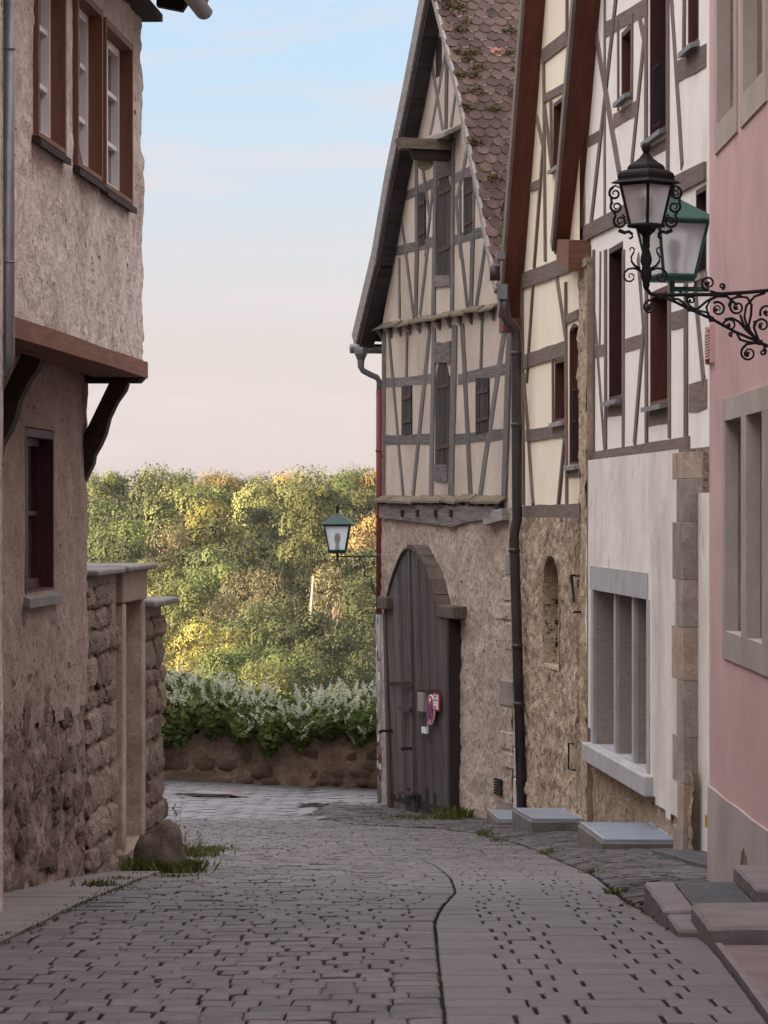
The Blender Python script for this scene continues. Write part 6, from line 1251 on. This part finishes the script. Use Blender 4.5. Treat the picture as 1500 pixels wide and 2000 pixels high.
for pts in ([(950, 1395), (880, 1430), (850, 1490), (865, 1555), (910, 1590)], [(950, 1400), (1020, 1400), (1080, 1450), (1110, 1470)], [(1120, 1400), (1060, 1420), (1035, 1470), (1060, 1520)], [(1120, 1398), (1190, 1410), (1225, 1470), (1220, 1560), (1200, 1640), (1215, 1690)], [(1340, 1370), (1250, 1400), (1180, 1480), (1165, 1570), (1190, 1660), (1270, 1760)], [(1130, 1550), (1160, 1640), (1230, 1720), (1290, 1780)], [(1000, 1590), (1060, 1580), (1120, 1610), (1190, 1690), (1280, 1770)], [(1250, 1600), (1245, 1660), (1270, 1730), (1290, 1780)], [(560, 1425), (610, 1420), (650, 1445), (690, 1490)], [(710, 1505), (780, 1500), (850, 1440), (940, 1395)], [(880, 1355), (930, 1370), (960, 1385)], [(1280, 1790), (1200, 1780), (1130, 1760), (1100, 1700)], [(1290, 1785), (1230, 1790), (1170, 1800)], [(1270, 1790), (1320, 1800), (1345, 1830)]):
    iron(pts, RT, taper=False)
for c in ((470, 1395), (710, 1505), (890, 1590), (945, 1385), (1120, 1392), (1295, 1783)): m = MB(); p = at(*Z10(*c), YL); m.box(p, (.024, .02, .026)); put('collar', m, 'black_iron', bl)
m = MB(); m.box((2.085, YL, EYE + (1000 - 610) * pm), (.03, .06, .62)); put('wall_plate', m, 'black_iron', bl)

# ---------------------------------------------------------------- weeds, grass in the joints, litter of leaves
def blades(L_, name, mat, parent=None):
    V, Fc = [], []
    for (x, y, z, h, lean, a) in L_:
        k = len(V); w = h * .05 + .003; dx, dy = math.cos(a), math.sin(a); V += [(x - dy * w, y + dx * w, z), (x + dy * w, y - dx * w, z), (x + dx * lean * h * .45 + dy * w * .8, y + dy * lean * h * .45 - dx * w * .8, z + h * .65), (x + dx * lean * h, y + dy * lean * h, z + h)]; Fc += [(k, k + 1, k + 2), (k, k + 2, k + 3)]
    me = bpy.data.meshes.new(name); me.from_pydata(V, [], Fc); me.materials.append(MATS[mat]); return me
def tuft(cx, cy, rx, ry, n, h): return [(x, y, ground(x, y) - .01, h * random.uniform(.4, 1.2), random.uniform(.2, 1.0), random.uniform(0, 6.28)) for x, y in ((cx + random.gauss(0, rx), cy + random.gauss(0, ry)) for _ in range(n))]
G = []
for px, py, rx, ry, n, h in ((360, 1672, .16, .5, 420, .09), (330, 1690, .15, .4, 380, .07), (290, 1700, .12, .3, 260, .06), (400, 1662, .12, .5, 260, .06), (265, 1682, .10, .25, 160, .09), (195, 1735, .07, .12, 160, .05), (236, 1722, .05, .1, 60, .04), (340, 1712, .12, .15, 120, .035), (430, 1660, .1, .3, 80, .04)):
    x, y = gpt(px, py); G += tuft(x, y, rx, ry, n, h)
for cx_, cy_, rx, ry, n, h in ((-1.60, 25.42, .12, .07, 420, .09), (-1.42, 25.7, .04, .2, 260, .10), (-1.75, 25.35, .06, .06, 160, .11)): G += tuft(cx_, cy_, rx, ry, n, h)
for px, py, rx, ry, n, h in ((880, 1607, .10, .35, 300, .16), (905, 1603, .10, .3, 220, .13), (830, 1608, .3, .5, 200, .08), (790, 1605, .3, .4, 120, .06), (945, 1632, .05, .6, 130, .07), (975, 1642, .05, .4, 90, .05), (1068, 1668, .05, .15, 90, .05), (1205, 1745, .04, .10, 80, .045), (1148, 1705, .03, .15, 50, .04)):
    x, y = gpt(px, py); G += tuft(x, y, rx, ry, n, h)
for Yg in np.arange(14.0, 24, .05):          # seam along the left pavement
    if random.random() < .75: x = Xl(Yg) - .02; G += tuft(x, Yg, .018, .03, random.randint(2, 7), .028)
for Yg in np.arange(11.2, 23, .04):          # seam between the two kinds of setts
    if random.random() < .55: G += [(a, b, c - .02, h, l, d) for a, b, c, h, l, d in tuft(Xs(Yg) + .012, Yg, .006, .02, 2, .02)]
for s in random.sample(cob, 420) + random.sample(pav, 160):
    if s[8][1] < 27: x, y, z = s[1]; G += [(x + random.uniform(0, .02), y + random.uniform(0, .10), z + .015, random.uniform(.012, .034), random.uniform(.3, 1), random.uniform(0, 6.28)) for _ in range(random.randint(2, 7))]
tag(put('grass', blades(G, 'grass', 'grass_leaf'), None), 'tufts of grass and moss growing in the paving joints', 'grass', kind='stuff')
def weed(px, py, n, h, label):
    x, y = gpt(px, py); t = thing('weed', label, 'weed', (x, y, ground(x, y)), 'dry weeds by the guard stone'); m = MB(); lp = []
    for k in range(n):
        a = random.uniform(0, 6.28); d = Vector((math.cos(a) * .12, math.sin(a) * .2, 1)); hh = h * random.uniform(.6, 1); b = Vector((x + random.gauss(0, .02), y + random.gauss(0, .04), ground(x, y) - .01)); tip = b + d * hh; m.tube([b, b + d * hh * .5 + Vector((.01, 0, 0)), tip], [.0035, .0028, .0015], 4)
        for j in range(9): f = random.uniform(.3, 1); q = b + d * hh * f; l = random.uniform(.02, .06); e = q + Vector((random.uniform(-1, 1) * l, random.uniform(-1, 1) * l, l * .8)); m.tube([q, e], [.0018, .001], 3); lp.append(tuple(e)); lp.append(tuple(e + Vector((0, 0, -.01))))
    put('stems', m, 'dry_stem', t); tag(put('seed_heads', leaves('seed_heads', np.array(lp), np.tile([0, -1, .3], (len(lp), 1)), .010, 'dry_stem', 1, .7), None, t), kind='stuff')
weed(358, 1690, 3, .42, 'tall dry weed stalks rising right of the guard stone'); weed(388, 1668, 2, .34, 'thin single dry weed farthest right of the guard stone'); weed(336, 1680, 2, .62, 'tallest dry weed standing close behind the guard stone')
lf = []
for px, py, n, s in ((1300, 1800, 60, .03), (1285, 1790, 40, .03), (1240, 1772, 50, .05), (1335, 1822, 50, .03), (148, 1690, 40, .05), (60, 1720, 30, .05), (285, 1692, 40, .06)):
    x, y = gpt(px, py)
    for _ in range(n): a, b = x + random.gauss(0, s * 1.1), y + random.gauss(0, s * 3); lf.append((a, b, ground(a, b) + .008 + abs(random.gauss(0, .008))))
tag(put('fallen_leaves', leaves('fallen_leaves', np.array(lf), np.tile([0, 0, 1.0], (len(lf), 1)), .014, 'dead_leaf', .6, .6), None), 'fallen brown leaves gathered against kerbs and walls', 'leaves', kind='stuff')

# ---------------------------------------------------------------- unseen town houses, added and sized to keep the sun off the lane
def sun_block_house(label, x0, x1, y0, y1, eave, ridge, along='y'):
    zb = min(prof(max(min(y0, 70), -55)), prof(max(min(y1, 70), -55))) - 1.5; t = thing('sun_block_house', label, 'house', ((x0 + x1) / 2, (y0 + y1) / 2, zb + 1.5), 'unseen houses added to block the sun'); m = MB(); m.hexa([(x0, y0, zb), (x1, y0, zb), (x1, y1, zb), (x0, y1, zb)], [(x0, y0, eave), (x1, y0, eave), (x1, y1, eave), (x0, y1, eave)]); put('wall', m, 'sun_block_wall', t)
    m = MB()
    if along == 'y': m.prism([(x0 - .3, y0 - .2, eave + .01), (x1 + .3, y0 - .2, eave + .01), ((x0 + x1) / 2, y0 - .2, ridge)], (0, y1 - y0 + .4, 0))
    else: m.prism([(x0 - .2, y0 - .3, eave + .01), (x0 - .2, y1 + .3, eave + .01), (x0 - .2, (y0 + y1) / 2, ridge)], (x1 - x0 + .4, 0, 0))
    put('roof', m, 'town_roof', t)
sun_block_house('tall gabled town house beyond the left-hand gardens, added unseen to block the sun', -24, -9.9, 23.0, 47, 9.5, 17)
sun_block_house('gabled town house farther left down the crossing street, added unseen to block the sun', -26, -10.5, 47.1, 66, 8.5, 16)
sun_block_house('broad unseen house added for shade up the lane behind the camera, left side', -17, -6.5, -34, -8, 6.5, 12)
sun_block_house('broad unseen house added for shade up the lane behind the camera, right side', 6.5, 16, -34, -4, 6.5, 12)
# ---------------------------------------------------------------- thin evening haze over the valley
m = MB(); m.box((0, 440, -21), (860, 1140, 86)); hz = put('haze', weld(m.mesh('haze')), None); tag(hz, kind='stuff')
hm = bpy.data.materials.new('haze'); hm.use_nodes = True; hn = hm.node_tree; hn.nodes.remove(hn.nodes['Principled BSDF'])
pv = hn.nodes.new('ShaderNodeVolumePrincipled'); pv.inputs['Color'].default_value = (.86, .91, 1, 1); pv.inputs['Density'].default_value = .00002; pv.inputs['Anisotropy'].default_value = .2
hn.links.new(pv.outputs[0], hn.nodes['Material Output'].inputs['Volume']); hz.data.materials.append(hm)
